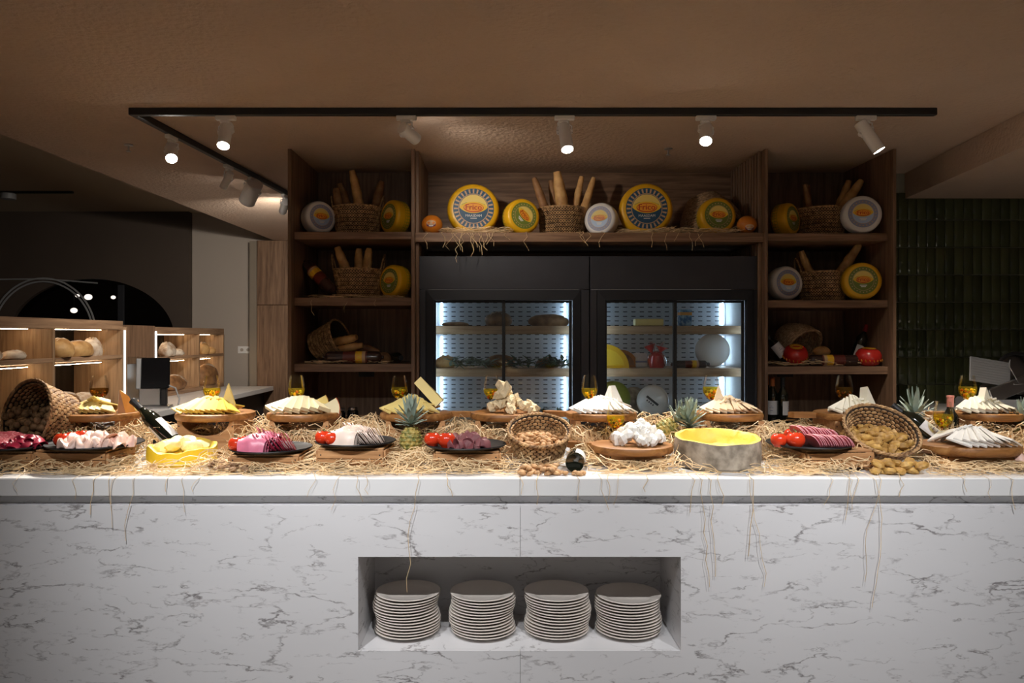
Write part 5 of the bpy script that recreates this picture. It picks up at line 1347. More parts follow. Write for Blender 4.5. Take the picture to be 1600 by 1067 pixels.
wedge('tall cream wedge peaking above the pile on the eighth back-row board', (X(1344, BD), BD+0.0, z0+0.115), 0.12, 44, 0.04, 'cream', 'cream', (0, 78, -60))
fan('cheese_slice', 'cream white slice fanned on the ninth back-row board', 'slices on the ninth back-row board', 'cheese', X(1530, BD), BD-0.09, z0, 9, 0.17, TRI, 0.008, 'cream', 32, 46, 20)
fan('cheese_slice', 'cream white slice at the rear of the ninth back-row board', 'rear slices on the ninth back-row board', 'cheese', X(1535, BD), BD+0.04, z0, 5, 0.12, TRI, 0.008, 'cream', 30, 40, 20, back=True)
wedge('tall cream wedge standing on the ninth back-row board', (X(1531, BD), BD+0.0, z0+0.115), 0.12, 36, 0.04, 'cream', 'cream', (0, 84, -80))

# ---- front boards
FZ = 1.035; FD = 3.32
riser('low raw wooden box under the board of white cheese lumps', 985, FD, 0.24, 0.20, FZ-0.033-ZC-0.001, 6, scoop=False)
board('round wooden board with white cheese lumps in the front row', 987, FD, 0.177, FZ, handle=158)
riser('low raw wooden box under the small board beside the almond basket', 950, 3.60, 0.14, 0.12, 1.02-0.026-ZC-0.001, 0, scoop=False) if False else None
chunkpile('cheese_lump', 'soft white cheese lump heaped on the front-row board', 'white cheese lumps on the front-row board', X(996, FD), FD-0.01, FZ, 42, 0.105, 0.10, 0.075, 0.050, 'feta', 31, flatk=0.6, sharp=0.35)
CAPS.append((X(987, FD), FD, 0.20, FZ-ZC-0.045))
wineglass('stemmed glass of pickles standing left of the white cheese lumps', 962, FD+0.09, FZ, H=0.172, seed=41, fill=0.48, w=0.042)
riser('low raw wooden box under the right-hand front board', 1512, FD, 0.28, 0.22, FZ-0.036-ZC-0.001, -5, scoop=False)
board('wide oval wooden board with white slices, at the right of the front row', 1512, FD, 0.209, FZ, th=0.035, ry=0.86)
CAPS.append((X(1512, FD), FD, 0.23, FZ-ZC-0.048))
fan('cheese_slice', 'thin white slice in the front fan, right-hand front board', 'front slices on the right-hand front board', 'cheese', X(1517, FD), FD-0.13, FZ, 9, 0.19, [(-0.055, 0), (0.045, 0.0), (0.03, 0.13), (-0.01, 0.13)], 0.007, 'feta', 26, 34, 20)
fan('cheese_slice', 'thin white slice at the rear of the right-hand front board', 'rear slices on the right-hand front board', 'cheese', X(1512, FD), FD+0.08, FZ, 7, 0.18, [(-0.055, 0), (0.045, 0.0), (0.03, 0.12), (-0.01, 0.12)], 0.007, 'feta', 32, 30, 20, back=True)
wineglass('stemmed glass of pickles at the back of the right-hand front board', 1474, FD+0.11, FZ, H=0.172, seed=47, fill=0.52, w=0.042)

# ---- slate plates with meat
def tomato(label, u, d, zb, r, seed, group=None):
    t = thing('tomato', label, 'tomato', (X(u, d), d, zb + 0.0004), (0, 0, seed*1.3))
    prof = [(0, r*0.10), (r*0.3, r*0.02), (r*0.55, 0.0)] + [(r*math.cos(R(a))**0.85, r*0.84 + r*0.84*math.sin(R(a))) for a in range(-50, 80, 13)] + [(r*0.14, r*1.60), (0, r*1.52)]
    part('flesh', MB().add(lathe(prof, 28), smooth=True), M['tomato'], t)
    m = MB()
    for k in range(5): m.add(leafquad(r*0.62, r*0.10, -0.25), T(0, 0, r*1.56) @ RZ(k*72+seed*20), smooth=True)
    m.add(tube([(0, 0, r*1.5), (r*0.1, 0, r*1.75), (r*0.35, r*0.1, r*1.9)], r*0.06, 5), smooth=True)
    part('calyx', m, M['stemgreen'], t)
    return t
def rslice(w, h, th, n=14):
    """rounded meat slice, bottom edge at y = 0"""
    return prism([(w/2*math.copysign(abs(math.cos(2*math.pi*i/n))**0.7, math.cos(2*math.pi*i/n)), h/2 + h/2*math.copysign(abs(math.sin(2*math.pi*i/n))**0.7, math.sin(2*math.pi*i/n))) for i in range(n)], 0, th)
def domino(name, label, group, x0, x1, y, zb, n, w, h, th, mat, lean=48, yaw=0, taper=0.0):
    """thin slices tipped over one another in a row along x"""
    me = MB().add(rslice(w, h, th)).mesh(name, M[mat])
    for i in range(n):
        k = i/(n-1); x = x0+(x1-x0)*k
        Mx = RZ(90 + yaw + random.uniform(-4, 4)) @ RX(lean + random.uniform(-3, 3))
        s = 1 - taper*k
        o = link(name, me, None, (x, y + random.uniform(-.003, .003), zb + 0.002), scale=s)
        o.rotation_mode = 'QUATERNION'; o.rotation_quaternion = Mx.to_quaternion()
        tag(o, label + ', ' + ORD[i] + ' from left', 'meat', group)
def fold(name, label, group, x, y, zb, w, h, dep, mat, seed, rz=0, wave=0.006):
    """one slice folded over: rises at the front, rolls over the top and falls behind"""
    rng = random.Random(seed); n, m_ = 14, 9
    v = []; f = []
    for i in range(n+1):
        t = i/n; a = math.pi*t
        for j in range(m_+1):
            s = j/m_ - 0.5
            yy = -dep/2*math.cos(a)*(1+0.15*math.sin(s*5+seed)); zz = h*(math.sin(a)**0.75) * (1 - 0.28*abs(s)**1.5*2) + wave*math.sin(s*14+seed+t*3)
            v.append((s*w*(1+0.10*math.sin(a)), yy + wave*math.sin(s*9+seed*2), max(zz, 0.001)))
    for i in range(n):
        for j in range(m_):
            k = i*(m_+1)+j; f.append((k, k+1, k+m_+2, k+m_+1))
    nv = len(v); v2 = [(a_*0.985, b_*0.93, max(c_-0.003, 0.0004)) for a_, b_, c_ in v]
    f2 = [tuple(nv+q for q in reversed(fc)) for fc in f]
    edge = []
    for i in range(n): edge += [(i*(m_+1), nv+i*(m_+1), nv+(i+1)*(m_+1), (i+1)*(m_+1)), (i*(m_+1)+m_, (i+1)*(m_+1)+m_, nv+(i+1)*(m_+1)+m_, nv+i*(m_+1)+m_)]
    for j in range(m_): edge += [(j, j+1, nv+j+1, nv+j), (n*(m_+1)+j, nv+n*(m_+1)+j, nv+n*(m_+1)+j+1, n*(m_+1)+j+1)]
    mb_ = MB().add((v+v2, f+f2+edge), smooth=True)
    o = link(name, mb_.mesh(name, M[mat]), None, (x, y, zb), rot=(0, 0, R(rz)))
    return tag(o, label, 'meat', group)
PD = 3.27
def station(i, u, r, zb, cu, cw, rz, lab_p, lab_c):
    crate(lab_c, cu, PD-0.005, cw, 0.21, zb-ZC-0.001, rz)
    plate(lab_p, u, PD, r, zb+0.0003)
    CAPS.append((X(u, PD), PD, r+0.015, zb-ZC-0.012))
    return zb + 0.0075
pz = station(0, 22, 0.185, 1.025, 25, 0.26, 0, 'black slate plate of salami at the left edge', 'slatted wooden crate under the salami plate')
fan('salami_slice', 'red salami slice at the front of the leftmost plate', 'salami slices on the leftmost plate', 'meat', X(2, PD), PD-0.11, pz, 7, 0.14, [(p[0], p[1]) for p in [(0.045*math.cos(R(a)), 0.05+0.05*math.sin(R(a))) for a in range(0, 360, 30)]], 0.003, 'salami', 26, 20, 10)
fan('salami_slice', 'marbled red salami slice behind on the leftmost plate', 'rear salami slices on the leftmost plate', 'meat', X(10, PD), PD-0.05, pz+0.012, 8, 0.16, [(0.045*math.cos(R(a)), 0.05+0.05*math.sin(R(a))) for a in range(0, 360, 30)], 0.003, 'salami', 24, 20, 10)
for k in range(8):
    fold('cured_meat_slice', 'dark red folded cured meat slice at the right of the salami plate', 'dark cured meat on the leftmost plate', X(36+k*4.5, PD), PD-0.075+0.018*(k % 3), pz+0.0005, 0.085, 0.026+0.012*(k % 3), 0.06, 'darkred', k*1.3, k*23, 0.006)
pz = station(1, 149, 0.193, 1.030, 134, 0.30, -3, 'black slate plate of pale smoked ham', 'slatted wooden crate under the smoked ham plate')
for q, (u, d) in enumerate(((97, PD-0.06), (112, PD-0.01), (127, PD+0.04))): tomato('ripe tomato on the smoked ham plate, %s' % ('leftmost of the three', 'middle of the three', 'rearmost of the three')[q], u, d, pz, 0.034, q+1)
for k, (u, d, w, h, dep, rz, zo) in enumerate(((120, PD-0.105, 0.10, 0.045, 0.07, 12, 0), (133, PD-0.10, 0.10, 0.050, 0.07, -14, 0), (133, PD-0.045, 0.12, 0.062, 0.08, 10, 0), (154, PD-0.06, 0.11, 0.070, 0.085, -20, 0), (168, PD-0.05, 0.11, 0.068, 0.08, 25, 0), (178, PD-0.08, 0.09, 0.050, 0.06, -30, 0), (160, PD-0.105, 0.09, 0.042, 0.06, 30, 0), (188, PD-0.06, 0.08, 0.048, 0.06, 40, 0))):
    fold('ham_slice', 'crumpled pale pink smoked ham slice on its slate plate', 'smoked ham slices', X(u, d), d, pz+0.0005, w*1.35, h*0.80, dep*1.1, 'palepink', k*1.9, rz, 0.015)
pz = station(2, 424, 0.172, 1.012, 424, 0.28, 2, 'black slate plate of bright pink and dark red meat', 'slatted wooden crate under the pink meat plate')
tomato('big round tomato at the left of the pink meat plate', 370, PD-0.075, pz, 0.036, 2)
tomato('tomato half hidden behind the pink meat', 386, PD+0.03, pz, 0.032, 5)
for k in range(6):
    fold('pink_meat_slice', 'bright pink folded meat slice, %s from the front of its plate' % ORD[k], 'bright pink folded slices', X(409+k*1.6, PD), PD-0.11+k*0.020, pz+0.0005, 0.108, 0.068+0.004*(k % 3), 0.07, 'magenta', k*0.7+2, -8+k*2, 0.003)
domino('cured_meat_slice', 'dark red slice in the front row beside the pink meat', 'dark red slices in a row, front', X(424, PD), X(470, PD), PD-0.075, pz, 13, 0.08, 0.092, 0.003, 'darkred', 54, 20, 0.35)
domino('cured_meat_slice', 'dark red slice in the rear row beside the pink meat', 'dark red slices in a row, rear', X(418, PD), X(462, PD), PD+0.005, pz, 12, 0.09, 0.105, 0.003, 'darkred', 60, 20, 0.30)
pz = station(3, 556, 0.170, 1.040, 557, 0.27, -2, 'black slate plate of white turkey slices', 'slatted wooden crate under the white turkey plate')
for q, (u, d) in enumerate(((505, PD-0.055), (520, PD-0.10), (541, PD+0.06))): tomato('ripe tomato on the turkey plate, %s' % ('leftmost of the three', 'front one of the three', 'rear one of the three')[q], u, d, pz, 0.034, q+4)
for k in range(6):
    fold('turkey_slice', 'white folded turkey slice, %s from the front of its plate' % ORD[k], 'white folded turkey slices', X(546+k*1.6, PD), PD-0.100+k*0.020, pz+0.0005, 0.105, 0.070+0.003*(k % 3), 0.075, 'turkey', k*0.5+1, -10+k*3, 0.003)
domino('turkey_slice', 'thin white turkey slice leaning in the front row', 'thin white turkey slices, front row', X(562, PD), X(604, PD), PD-0.07, pz, 14, 0.075, 0.090, 0.003, 'turkey', 52, 18, 0.42)
domino('turkey_slice', 'thin white turkey slice leaning in the rear row', 'thin white turkey slices, rear row', X(556, PD), X(600, PD), PD+0.01, pz, 14, 0.085, 0.100, 0.003, 'turkey', 58, 18, 0.35)
pz = station(4, 728, 0.172, 1.026, 730, 0.26, 3, 'black slate plate of dark purple-brown beef', 'slatted wooden crate under the dark beef plate')
tomato('tomato on the dark beef plate, left of the two', 676, PD-0.02, pz, 0.036, 7); tomato('tomato on the dark beef plate, right of the two', 698, PD-0.055, pz, 0.038, 9)
for k in range(7):
    fold('beef_slice', 'crumpled dark purple cured beef slice on its slate plate', 'dark beef slices', X(722+(k % 4)*8.5, PD), PD-0.085+0.028*(k//2), pz+0.0005, 0.105, 0.030+0.012*(k % 3), 0.075, 'pastrami', k*1.1, k*31, 0.014)
pz = station(5, 1264, 0.176, 1.030, 1292, 0.28, 4, 'black slate plate of pink ham fan and tomatoes at the right', 'slatted wooden crate with nail heads under the pink ham plate')
tomato('tomato on the right-hand ham plate, left of the front two', 1217, PD-0.06, pz, 0.034, 3); tomato('tomato on the right-hand ham plate, right of the front two', 1243, PD-0.085, pz, 0.039, 6)
tomato('tomato behind on the right-hand ham plate', 1238, PD+0.05, pz, 0.038, 8)
domino('ham_slice', 'pink ham slice in the front row, right-hand plate', 'pink ham slices, front row', X(1262, PD), X(1314, PD), PD-0.09, pz, 16, 0.075, 0.065, 0.003, 'pink', 56, 14, 0.1)
domino('ham_slice', 'pink ham slice in the rear row, right-hand plate', 'pink ham slices, rear row', X(1254, PD), X(1308, PD), PD-0.015, pz, 15, 0.09, 0.098, 0.003, 'pink', 58, 14, 0.2)

# ---- hollowed cheese wheels
def hollow(label, u, d, r, hf, hb, th, rind, cut, depth, seed, name='hollowed_cheese', zo=0.0005, ex=0.006, rough=0.006):
    t = thing(name, label, 'cheese', (X(u, d), d, ZC+zo))
    n = 64
    def hh(a): return hf + (hb-hf)*(0.5+0.5*math.sin(a)) + rough*noise.noise(Vector((math.cos(a)*2.2, math.sin(a)*2.2, seed)))
    rows = []
    out = [(0, 0), (r*0.90, 0), (r*0.985, 0.012), (r, 0.035), (r*1.0, 0.6), (r*0.985, 1.0)]
    v = []; f = []
    for k, (rr, z) in enumerate(out):
        for i in range(n):
            a = 2*math.pi*i/n; w = 1+0.012*noise.noise(Vector((math.cos(a)*1.5, math.sin(a)*1.5, seed+3)))
            zz = z if k < 4 else 0.035 + (hh(a)-0.035)*z
            v.append((max(rr, 0.001)*w*math.cos(a), max(rr, 0.001)*w*math.sin(a), zz))
    for k in range(len(out)-1):
        for i in range(n): f.append((k*n+i, k*n+(i+1) % n, (k+1)*n+(i+1) % n, (k+1)*n+i))
    part('rind', MB().add((v, f), smooth=True), M[rind], t)
    v = []; f = []
    inn = [(0.985, 1.0), (0.93, 1.015), (0.88, 0.985), (0.82, 0.80), (0.76, 0.60), (0.62, 0.48), (0.42, 0.44), (0.2, 0.46), (0.01, 0.46)]
    for k, (q, z) in enumerate(inn):
        for i in range(n):
            a = 2*math.pi*i/n; x, y = math.cos(a), math.sin(a)
            w = 1+0.012*noise.noise(Vector((x*1.5, y*1.5, seed+3)))
            jit = 0.0 if k < 2 else 0.10*noise.noise(Vector((x*q*4, y*q*4, seed)))
            z_ = hh(a)*(1 - (1-z)*depth) + jit*0.10*depth
            v.append((r*q*w*x, r*q*w*y, z_))
    for k in range(len(inn)-1):
        for i in range(n): f.append((k*n+i, k*n+(i+1) % n, (k+1)*n+(i+1) % n, (k+1)*n+i))
    part('hollow', MB().add((v, f), smooth=True), M[cut], t)
    CAPS.append((X(u, d), d, r+ex, 0.0))
    return t
hw = hollow('large hollowed cheese wheel with grey rind and yellow inside', 1120.5, 3.285, 0.181, 0.112, 0.140, 0.02, 'greyrind', 'yellowcut', 1.0, 2.0)
hollow('bright yellow hollowed cheese filled with pale chunks', 285, 3.36, 0.146, 0.066, 0.088, 0.02, 'yellowrind', 'yellowcut', 0.8, 5.0, ex=0.045, rough=0.022)
for k, (u, v_, d, s, rz) in enumerate(((258, 690, 3.36, 0.060, 10), (275, 686, 3.40, 0.066, 40), (296, 688, 3.40, 0.060, -20), (312, 692, 3.40, 0.058, 60), (300, 694, 3.35, 0.055, 15), (270, 695, 3.33, 0.055, 80))):
    v, f = sphere(s*0.75, s*0.55, s*0.55, 10, 7, 0.4, 1.4, k*2.2)
    single('cheese_lump', MB().add((v, f), smooth=True), M['palecut'], 'pale rough cheese chunk inside the bright yellow hollowed cheese', 'cheese', (X(u, d), d, ZC+0.062+0.010*(k % 3)), (0.2*k, 0.1, R(rz)), 'chunks in the yellow hollowed cheese')
for k, (dx, dy, s) in enumerate(((0.04, -0.06, 0.030), (-0.05, -0.05, 0.034), (0.09, 0.0, 0.028))):
    v, f = sphere(s, s*0.8, s*0.6, 10, 7, 0.4, 1.4, k*2.2+9)
    single('cheese_lump', MB().add((v, f), smooth=True), M['yellowcut'], 'loose yellow cheese lump inside the large grey-rinded wheel', 'cheese', (X(1120.5, 3.285)+dx, 3.285+dy, ZC+0.075), (0.2*k, 0.1, k), 'lumps in the grey-rinded wheel')

# ---- baskets of nuts and figs
def nutmesh(kind, seed):
    if kind == 'walnut':
        v, f = sphere(0.0185, 0.0165, 0.0165, 14, 9, 0.14, 3.2, seed)
        v = [(x*(1+0.06*(1 if abs(y) < 0.003 else 0)), y, z) for x, y, z in v]
    elif kind == 'almond':
        v, f = sphere(0.0195, 0.0125, 0.0085, 12, 7, 0.14, 2.5, seed)
        v = [(x, y*(1-0.42*max(0, x)/0.0195), z*(1-0.25*max(0, x)/0.0195)) for x, y, z in v]
    else:
        v, f = sphere(0.027, 0.020, 0.0135, 14, 8, 0.34, 2.1, seed)
    return MB().add((v, f), smooth=True)
def scatter(kind, mat, label, group, pts, name, cat, seed, tiltmax=0.6):
    mes = [nutmesh(kind, seed+k*1.7).mesh(name, M[mat]) for k in range(5)]
    rng = random.Random(seed)
    for i, p in enumerate(pts):
        o = link(name, mes[i % 5], None, p, rot=(rng.uniform(-tiltmax, tiltmax), rng.uniform(-tiltmax, tiltmax), rng.uniform(0, 6.28)), scale=rng.uniform(0.88, 1.12))
        tag(o, label, cat, group)
def spaced(n, gen, md, tries=6000):
    out = []
    for _ in range(tries):
        p = gen()
        if p is None: continue
        if all((p-q).length > md for q in out):
            out.append(p)
            if len(out) >= n: break
    return out
rg = random.Random(3)
def frame(C, ax):
    q = axisq(ax); return Matrix.Translation(C) @ q.to_matrix().to_4x4(), q
# almonds
h = 0.115; C = Vector((X(842, 3.31), 3.31, Z(674, 3.31)+0.008)); ax = Vector((0.0, -0.42, 0.907)).normalized()
Mb, q = frame(C - ax*h, ax)
basket('knotted round basket full of almonds in the front row', tuple(C-ax*h), 0.108, 0.135, h, 7, 30, 'knots', quat=q)
def g():
    r = 0.112*math.sqrt(rg.random()); a = rg.uniform(0, 6.283)
    y = r*math.sin(a)
    return Mb @ Vector((r*math.cos(a), y, 0.062 - y*0.22 + 0.016*(1-(r/0.112)**2) - rg.choice([0, 0, 0.014])))
scatter('almond', 'almond', 'brown almond in its shell inside the knotted basket', 'almonds in the basket', spaced(105, g, 0.0165), 'almond', 'nut', 4)
def g():
    u = rg.uniform(812, 915); d = rg.uniform(3.045, 3.16) ; lv_ = rg.choice([0, 0, 0, 1])
    if abs(u-862) > 52*(1 - (d-3.045)*2.2): return None
    if u > 872 and d > 3.07: return None
    return Vector((X(u, d), d, ZC+0.010 + 0.014*lv_))
scatter('almond', 'almond', 'brown almond spilled on the worktop in front of the basket', 'spilled almonds', spaced(38, g, 0.018), 'almond', 'nut', 9, 0.35)
CAPS.append((C.x, C.y+0.03, 0.145, 0.0)); CAPS.append((X(862, 3.09), 3.08, 0.075, 0.0))
# dried figs
h = 0.115; C = Vector((X(1378, 3.33), 3.33, Z(674, 3.33)+0.012)); ax = Vector((0.03, -0.60, 0.80)).normalized()
Mb, q = frame(C - ax*h, ax)
basket('tipped knotted basket full of golden brown dried figs', tuple(C-ax*h), 0.115, 0.157, h, 7, 34, 'knots', quat=q)
def g():
    r = 0.132*math.sqrt(rg.random()); a = rg.uniform(0, 6.283); y = r*math.sin(a)
    return Mb @ Vector((r*math.cos(a), y, 0.060 - y*0.42 + 0.018*(1-(r/0.132)**2) - rg.choice([0, 0, 0.022])))
scatter('fig', 'fig', 'golden brown dried fig inside the tipped basket', 'dried figs in the basket', [p for p in spaced(64, g, 0.026)], 'dried_fig', 'fruit', 14, 0.9)
def g():
    u = rg.uniform(1366, 1442); d = rg.uniform(3.06, 3.17); k = rg.choice([0, 0, 1])
    if abs(u-1403) > 40*(1-(d-3.06)*2): return None
    return Vector((X(u, d), d, ZC+0.016+0.022*k))
scatter('fig', 'fig', 'golden brown dried fig spilled in front of the tipped basket', 'spilled dried figs', spaced(22, g, 0.027), 'dried_fig', 'fruit', 18, 0.5)
CAPS.append((C.x, C.y+0.03, 0.165, 0.0)); CAPS.append((X(1403, 3.1), 3.1, 0.095, 0.0))
# walnuts
C = Vector((X(40, 3.44), 3.44, Z(650, 3.44))); ax = Vector((-0.42, -0.88, 0.22)).normalized(); h = 0.20
Mb, q = frame(C - ax*h, ax)
basket('large brown basket lying on its side full of walnuts at the left', tuple(C-ax*h), 0.115, 0.165, h, 11, 34, 'knots', quat=q)
Mi = Mb.inverted()
def g():
    p = Vector((C.x + rg.uniform(-.17, .17), C.y + rg.uniform(-0.04, 0.14), C.z + rg.uniform(-0.15, 0.03)))
    l = Mi @ p
    if l.z < 0.02 or l.z > h+0.004: return None
    rr = 0.115 + 0.05*l.z/h - 0.024
    if l.x**2 + l.y**2 > rr*rr: return None
    if p.z > C.z - 0.02 + 0.40*(p.y - C.y + 0.04): return None
    return p
scatter('walnut', 'walnut_nut', 'round brown walnut inside the large lying basket', 'walnuts in the basket', spaced(110, g, 0.029, 14000), 'walnut', 'nut', 24, 3.1)
CAPS.append((C.x+0.02, C.y+0.02, 0.19, 0.03))
# bark chips
def g():
    u = rg.uniform(326, 386); d = rg.uniform(3.08, 3.22)
    return Vector((X(u, d), d, ZC+0.014+rg.uniform(0, 0.02)))
mes = []
for k in range(4):
    v, f = sphere(0.020, 0.011, 0.007, 8, 5, 0.5, 1.8, k*2.9); mes.append(MB().add((v, f)).mesh('bark_chip', M['bark']))
for i, p in enumerate(spaced(26, g, 0.018)):
    tag(link('bark_chip', mes[i % 4], None, p, rot=(rg.uniform(-.5, .5), rg.uniform(-.4, .4), rg.uniform(0, 6.28))), 'small rough brown chip on the straw left of the pink meat plate', 'chip', 'brown chips on the straw')
# ---- bottles on the counter
b_ = Vector((X(281, 3.50), 3.50, Z(699, 3.50))); n_ = Vector((X(207, 3.58), 3.58, Z(626, 3.58)))
bottle('dark wine bottle lying tilted between the first two back-row boards', tuple(b_), n_-b_, roll=180, H=(n_-b_).length, lab=(0.05, 0.17), arc=(-146, 146))
CAPS.append((b_.x-0.03, b_.y, 0.06, 0.05))
bottle('dark wine bottle lying with its base towards us beside the almond basket', (X(898, 3.11), 3.11, ZC+0.0400), (0.16, 1.0, 0.03), H=0.29, r=0.0385, lab=(0.03, 0.12), arc=(-40, 140))
CAPS.append((X(900, 3.11), 3.13, 0.05, 0.0))
b_ = Vector((X(1474, 3.49), 3.50, Z(692, 3.49))); n_ = Vector((X(1394, 3.60), 3.60, Z(633, 3.60)))
bottle('dark wine bottle lying tilted between the fig basket and the right-hand board', tuple(b_), n_-b_, roll=25, H=(n_-b_).length, lab=(0.02, 0.115), arc=(-55, 55), cap='black')
bottle('bottle with a salmon capsule standing behind the front right glass', (X(1481, 3.62), 3.60, ZC+0.0005), (0, 0, 1), H=0.275, cap='foilpink', lab=None)

# ---- pineapples
def pineapple(label, loc, quat, s=1.0, leaves=34, seed=1, body=True):
    t = thing('pineapple', label, 'pineapple', loc, quat=quat); rng = random.Random(seed)
    H = 0.128*s; r = 0.052*s
    def rad(z): return r*(math.sin(math.pi*(0.10+0.80*z/H))**0.62)
    part('flesh', MB().add(lathe([(0, 0)] + [(rad(H*k/10)-0.004*s, H*k/10) for k in range(11)] + [(0, H)], 24), smooth=True), M['pineskin'], t)
    m = MB()
    for j in range(8):
        z = H*(j+0.5)/8; rr = rad(z)
        for i in range(12):
            a = 360*(i+0.5*(j % 2))/12
            m.add(([(0.0, -rr*0.26, 0), (0, 0, -H*0.075), (0, rr*0.26, 0), (0, 0, H*0.075), (0.0055*s, 0, 0.001)], [(0,1,4),(1,2,4),(2,3,4),(3,0,4)]), RZ(a) @ T(rr-0.004*s, 0, z))
    part('eyes', m, M['pineskin'], t)
    lm = [MB().add(leafquad(0.098*s*q, 0.0115*s, bd), smooth=True).mesh('leaf', M['pineleaf']) for q, bd in ((1.15, -0.05), (1.0, 0.10), (0.8, 0.22))]
    for i in range(leaves):
        k = i/leaves; el = 84 - 62*k**0.8
        Mx = RZ(137.5*i + rng.uniform(-10, 10)) @ RY(-el)
        o = link('leaf', lm[0 if k < 0.3 else 1 if k < 0.7 else 2], t, (0, 0, H*0.98 + 0.038*s*(1-k)))
        o.rotation_mode = 'QUATERNION'; o.rotation_quaternion = Mx.to_quaternion()
    return t
UPQ = Quaternion((1, 0, 0, 0))
pineapple('small pineapple standing upright in front of the fourth back-row board', (X(642, 3.38), 3.38, Z(713, 3.38)+0.002), UPQ, 1.0, 34, 1)
pineapple('pineapple standing behind the large grey-rinded cheese wheel', (X(1078, 3.52), 3.54, ZC+0.001), axisq((0.02, 0, 1)), 1.0, 36, 2)
pineapple('pineapple lying behind the white cheese lumps with dark leaves to the right', (X(1026, 3.55), 3.57, ZC+0.075), axisq((0.65, -0.05, 0.65)), 0.95, 30, 3)
pineapple('pineapple standing behind the fig basket', (X(1432, 3.74), 3.76, ZC+0.001), axisq((0.02, 0, 1)), 1.12, 26, 4)
pineapple('pineapple with long leaves at the right edge behind the ninth board', (X(1592, 3.60), 3.56, ZC+0.001), axisq((0.0, 0, 1)), 1.0, 22, 5)
for (u, d, r, c) in ((642, 3.38, 0.055, 0.03), (1078, 3.54, 0.06, 0.06), (1026, 3.57, 0.06, 0.06)): CAPS.append((X(u, d), d, r, c))
# garlic bulb at the right edge
t = thing('garlic_bulb', 'small purple-white garlic bulb at the right edge of the straw', 'garlic', (X(1594, 3.2), 3.2, ZC+0.02))
part('bulb', MB().add(lathe([(0, 0), (0.018, 0.002), (0.027, 0.016), (0.024, 0.032), (0.008, 0.045), (0.004, 0.06), (0, 0.061)], 16), smooth=True), M['palepink'], t)

# ================================================================== straw
def strand(rng, x, y, L, n, hfun, turn=0.5):
    a = rng.uniform(0, 6.283); da = rng.uniform(-turn, turn); fr = rng.random()**0.8
    pts = []; st = L/(n-1); ph = rng.uniform(0, 6.28); wob = rng.uniform(0.1, 0.45)
    for i in range(n):
        hmax = hfun(x, y)
        if hmax is None: return None
        z = 0.002 + hmax*min(1.0, max(0.0, fr*(1 - wob) + wob*(0.5+0.5*math.sin(ph + i*1.1))))
        pts.append((x, y, z))
        a += da + rng.uniform(-0.45, 0.45)
        x += st*math.cos(a); y += st*0.8*math.sin(a)
    return pts
def add_strand(mb, pts, r):
    mb.add(tube(pts, r, 3, caps=False), smooth=True)
rng = random.Random(77)
def hcounter(x, y):
    if y < 3.03 or y > 3.88 or x < -2.35 or x > 2.75: return None
    t = min(1.0, max(0.0, (y-3.04)/0.22)); h = 0.014 + 0.082*t*t*(3-2*t)
    if y > 3.34:
        k = min(1.0, (y-3.34)/0.16); h += 0.060*k
    h *= 0.55 + 0.75*(0.5+0.5*noise.noise(Vector((x*2.6, y*3.0, 1.3))))*1.3
    for (cx, cy, r, cap) in CAPS:
        dx = x-cx; dy = y-cy
        if dx*dx+dy*dy < r*r:
            if cap <= 0.0: return None
            h = min(h, cap)
    return h
smb = MB(); cnt = 0
for i in range(17000):
    x = rng.uniform(-2.3, 2.7)
    q = rng.random()
    y = 3.05 + 0.78*q**1.25
    if y < 3.13 and noise.noise(Vector((x*1.9, 0.4, 7.7))) < -0.12 and rng.random() < 0.7: continue
    p = strand(rng, x, y, rng.uniform(0.10, 0.36), rng.choice([7, 8, 9]), hcounter, 0.62)
    if p is None: continue
    add_strand(smb, [(a, b, c+ZC) for a, b, c in p], rng.uniform(0.0011, 0.0025)); cnt += 1
    if cnt > 5200: break
# strands hanging over the front edge
def hanging(mb, x, y0, ztop, drop, rng, r=0.0011, yout=0.012, wig=0.014, seg=0.05):
    pts = [(x + rng.uniform(-.05, .05), y0+0.10, ztop+0.008), (x + rng.uniform(-.02, .02), y0+0.03, ztop+0.010), (x, y0-yout, ztop-0.004)]
    n = max(3, int(drop/seg)); xx = x
    kx = rng.uniform(-0.15, 0.15)
    for k in range(1, n+1):
        xx += kx*drop/n + rng.uniform(-wig, wig)
        pts.append((xx, y0 - yout - rng.uniform(0.0, 0.008), ztop - drop*k/n))
    mb.add(tube(pts, r, 4, caps=False), smooth=True)
for u, dr in ((28, .05), (115, .08), (148, .14), (172, .19), (178, .10), (210, .24), (262, .05), (285, .13), (310, .05), (495, .07), (527, .12), (560, .09), (575, .06), (655, .44), (700, .07), (815, .06), (838, .10), (905, .09), (940, .12), (948, .08), (965, .10), (1012, .05), (1085, .13), (1096, .42), (1110, .38), (1120, .10), (1170, .42), (1176, .30), (1300, .10), (1325, .16), (1330, .12), (1340, .09), (1366, .50), (1375, .40), (1405, .07), (1505, .05), (1545, .08), (1580, .12)):
    hanging(smb, X(u, 3.0), 3.0, ZC, dr, rng, rng.uniform(0.0008, 0.0013))
so = link('straw', smb.mesh('straw', M['straw'], recalc=False), None)
tag(so, 'loose pale straw spread over the white worktop and hanging over its edge', 'straw'); so['kind'] = 'stuff'
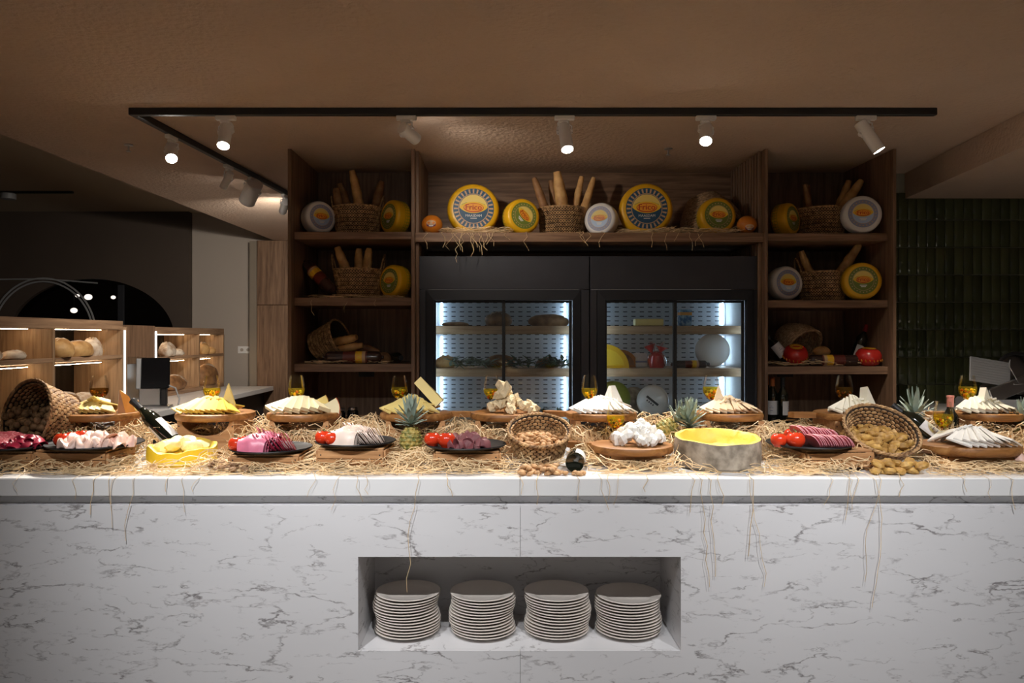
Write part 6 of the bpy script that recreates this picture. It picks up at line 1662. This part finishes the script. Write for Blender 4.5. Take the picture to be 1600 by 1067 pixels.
def shelf_straw(label, x0, x1, y0, y1, z, n, hang, hmax=0.035, seed=1):
    rg2 = random.Random(seed); mb = MB()
    def hf(x, y):
        if x < x0+0.01 or x > x1-0.01 or y < y0-0.004 or y > y1: return None
        return hmax*(0.4+0.6*(0.5+0.5*noise.noise(Vector((x*5, y*5, seed)))))
    for i in range(n*3):
        p = strand(rg2, rg2.uniform(x0, x1), rg2.uniform(y0, y1), rg2.uniform(0.07, 0.24), 6, hf, 0.6)
        if p: add_strand(mb, [(a, b, c+z) for a, b, c in p], rg2.uniform(0.0012, 0.0020)); n -= 1
        if n <= 0: break
    for x, dr in hang: hanging(mb, x, y0, z, dr, rg2, rg2.uniform(0.0012, 0.0018), 0.006, 0.030, 0.028)
    o = link('straw', mb.mesh('straw', M['straw'], recalc=False), None)
    tag(o, label, 'straw'); o['kind'] = 'stuff'
H_ = lambda us, d: [(X(u, d), dr) for u, dr in us]
shelf_straw('straw under the wheels on the left half of the centre shelf, hanging down', X(680, 5.12), X(806, 5.12), 5.12, 5.34, SH['C'], 230, H_(((668, .11), (690, .10), (706, .12), (722, .13), (730, .16), (738, .12), (748, .15), (760, .12), (770, .08), (790, .05), (822, .12), (708, .20), (714, .09), (726, .12), (735, .10), (743, .13), (752, .10), (764, .09)), 5.12), hmax=0.055, seed=2)
shelf_straw('straw on the right half of the centre shelf, hanging down', X(962, 5.12), X(1168, 5.12), 5.12, 5.34, SH['C'], 210, H_(((905, .09), (912, .08), (920, .07), (945, .10), (1020, .10), (1042, .12), (1060, .06), (1078, .12), (1090, .09), (1098, .10)), 5.12), hmax=0.055, seed=3)
shelf_straw('straw round the leaning log and basket on the middle left shelf', X(466, 5.18), X(640, 5.18), 5.18, 5.40, SH['L1'], 80, H_(((488, .12), (545, .10), (586, .06)), 5.17), 0.03, 4)
shelf_straw('straw scattered on the lowest left shelf', X(468, 5.18), X(612, 5.18), 5.18, 5.44, SH['L2'], 80, (), 0.03, 5)
shelf_straw('straw scattered on the lowest right shelf', X(1204, 5.18), X(1380, 5.18), 5.18, 5.42, SH['R2'], 90, (), 0.05, 6)
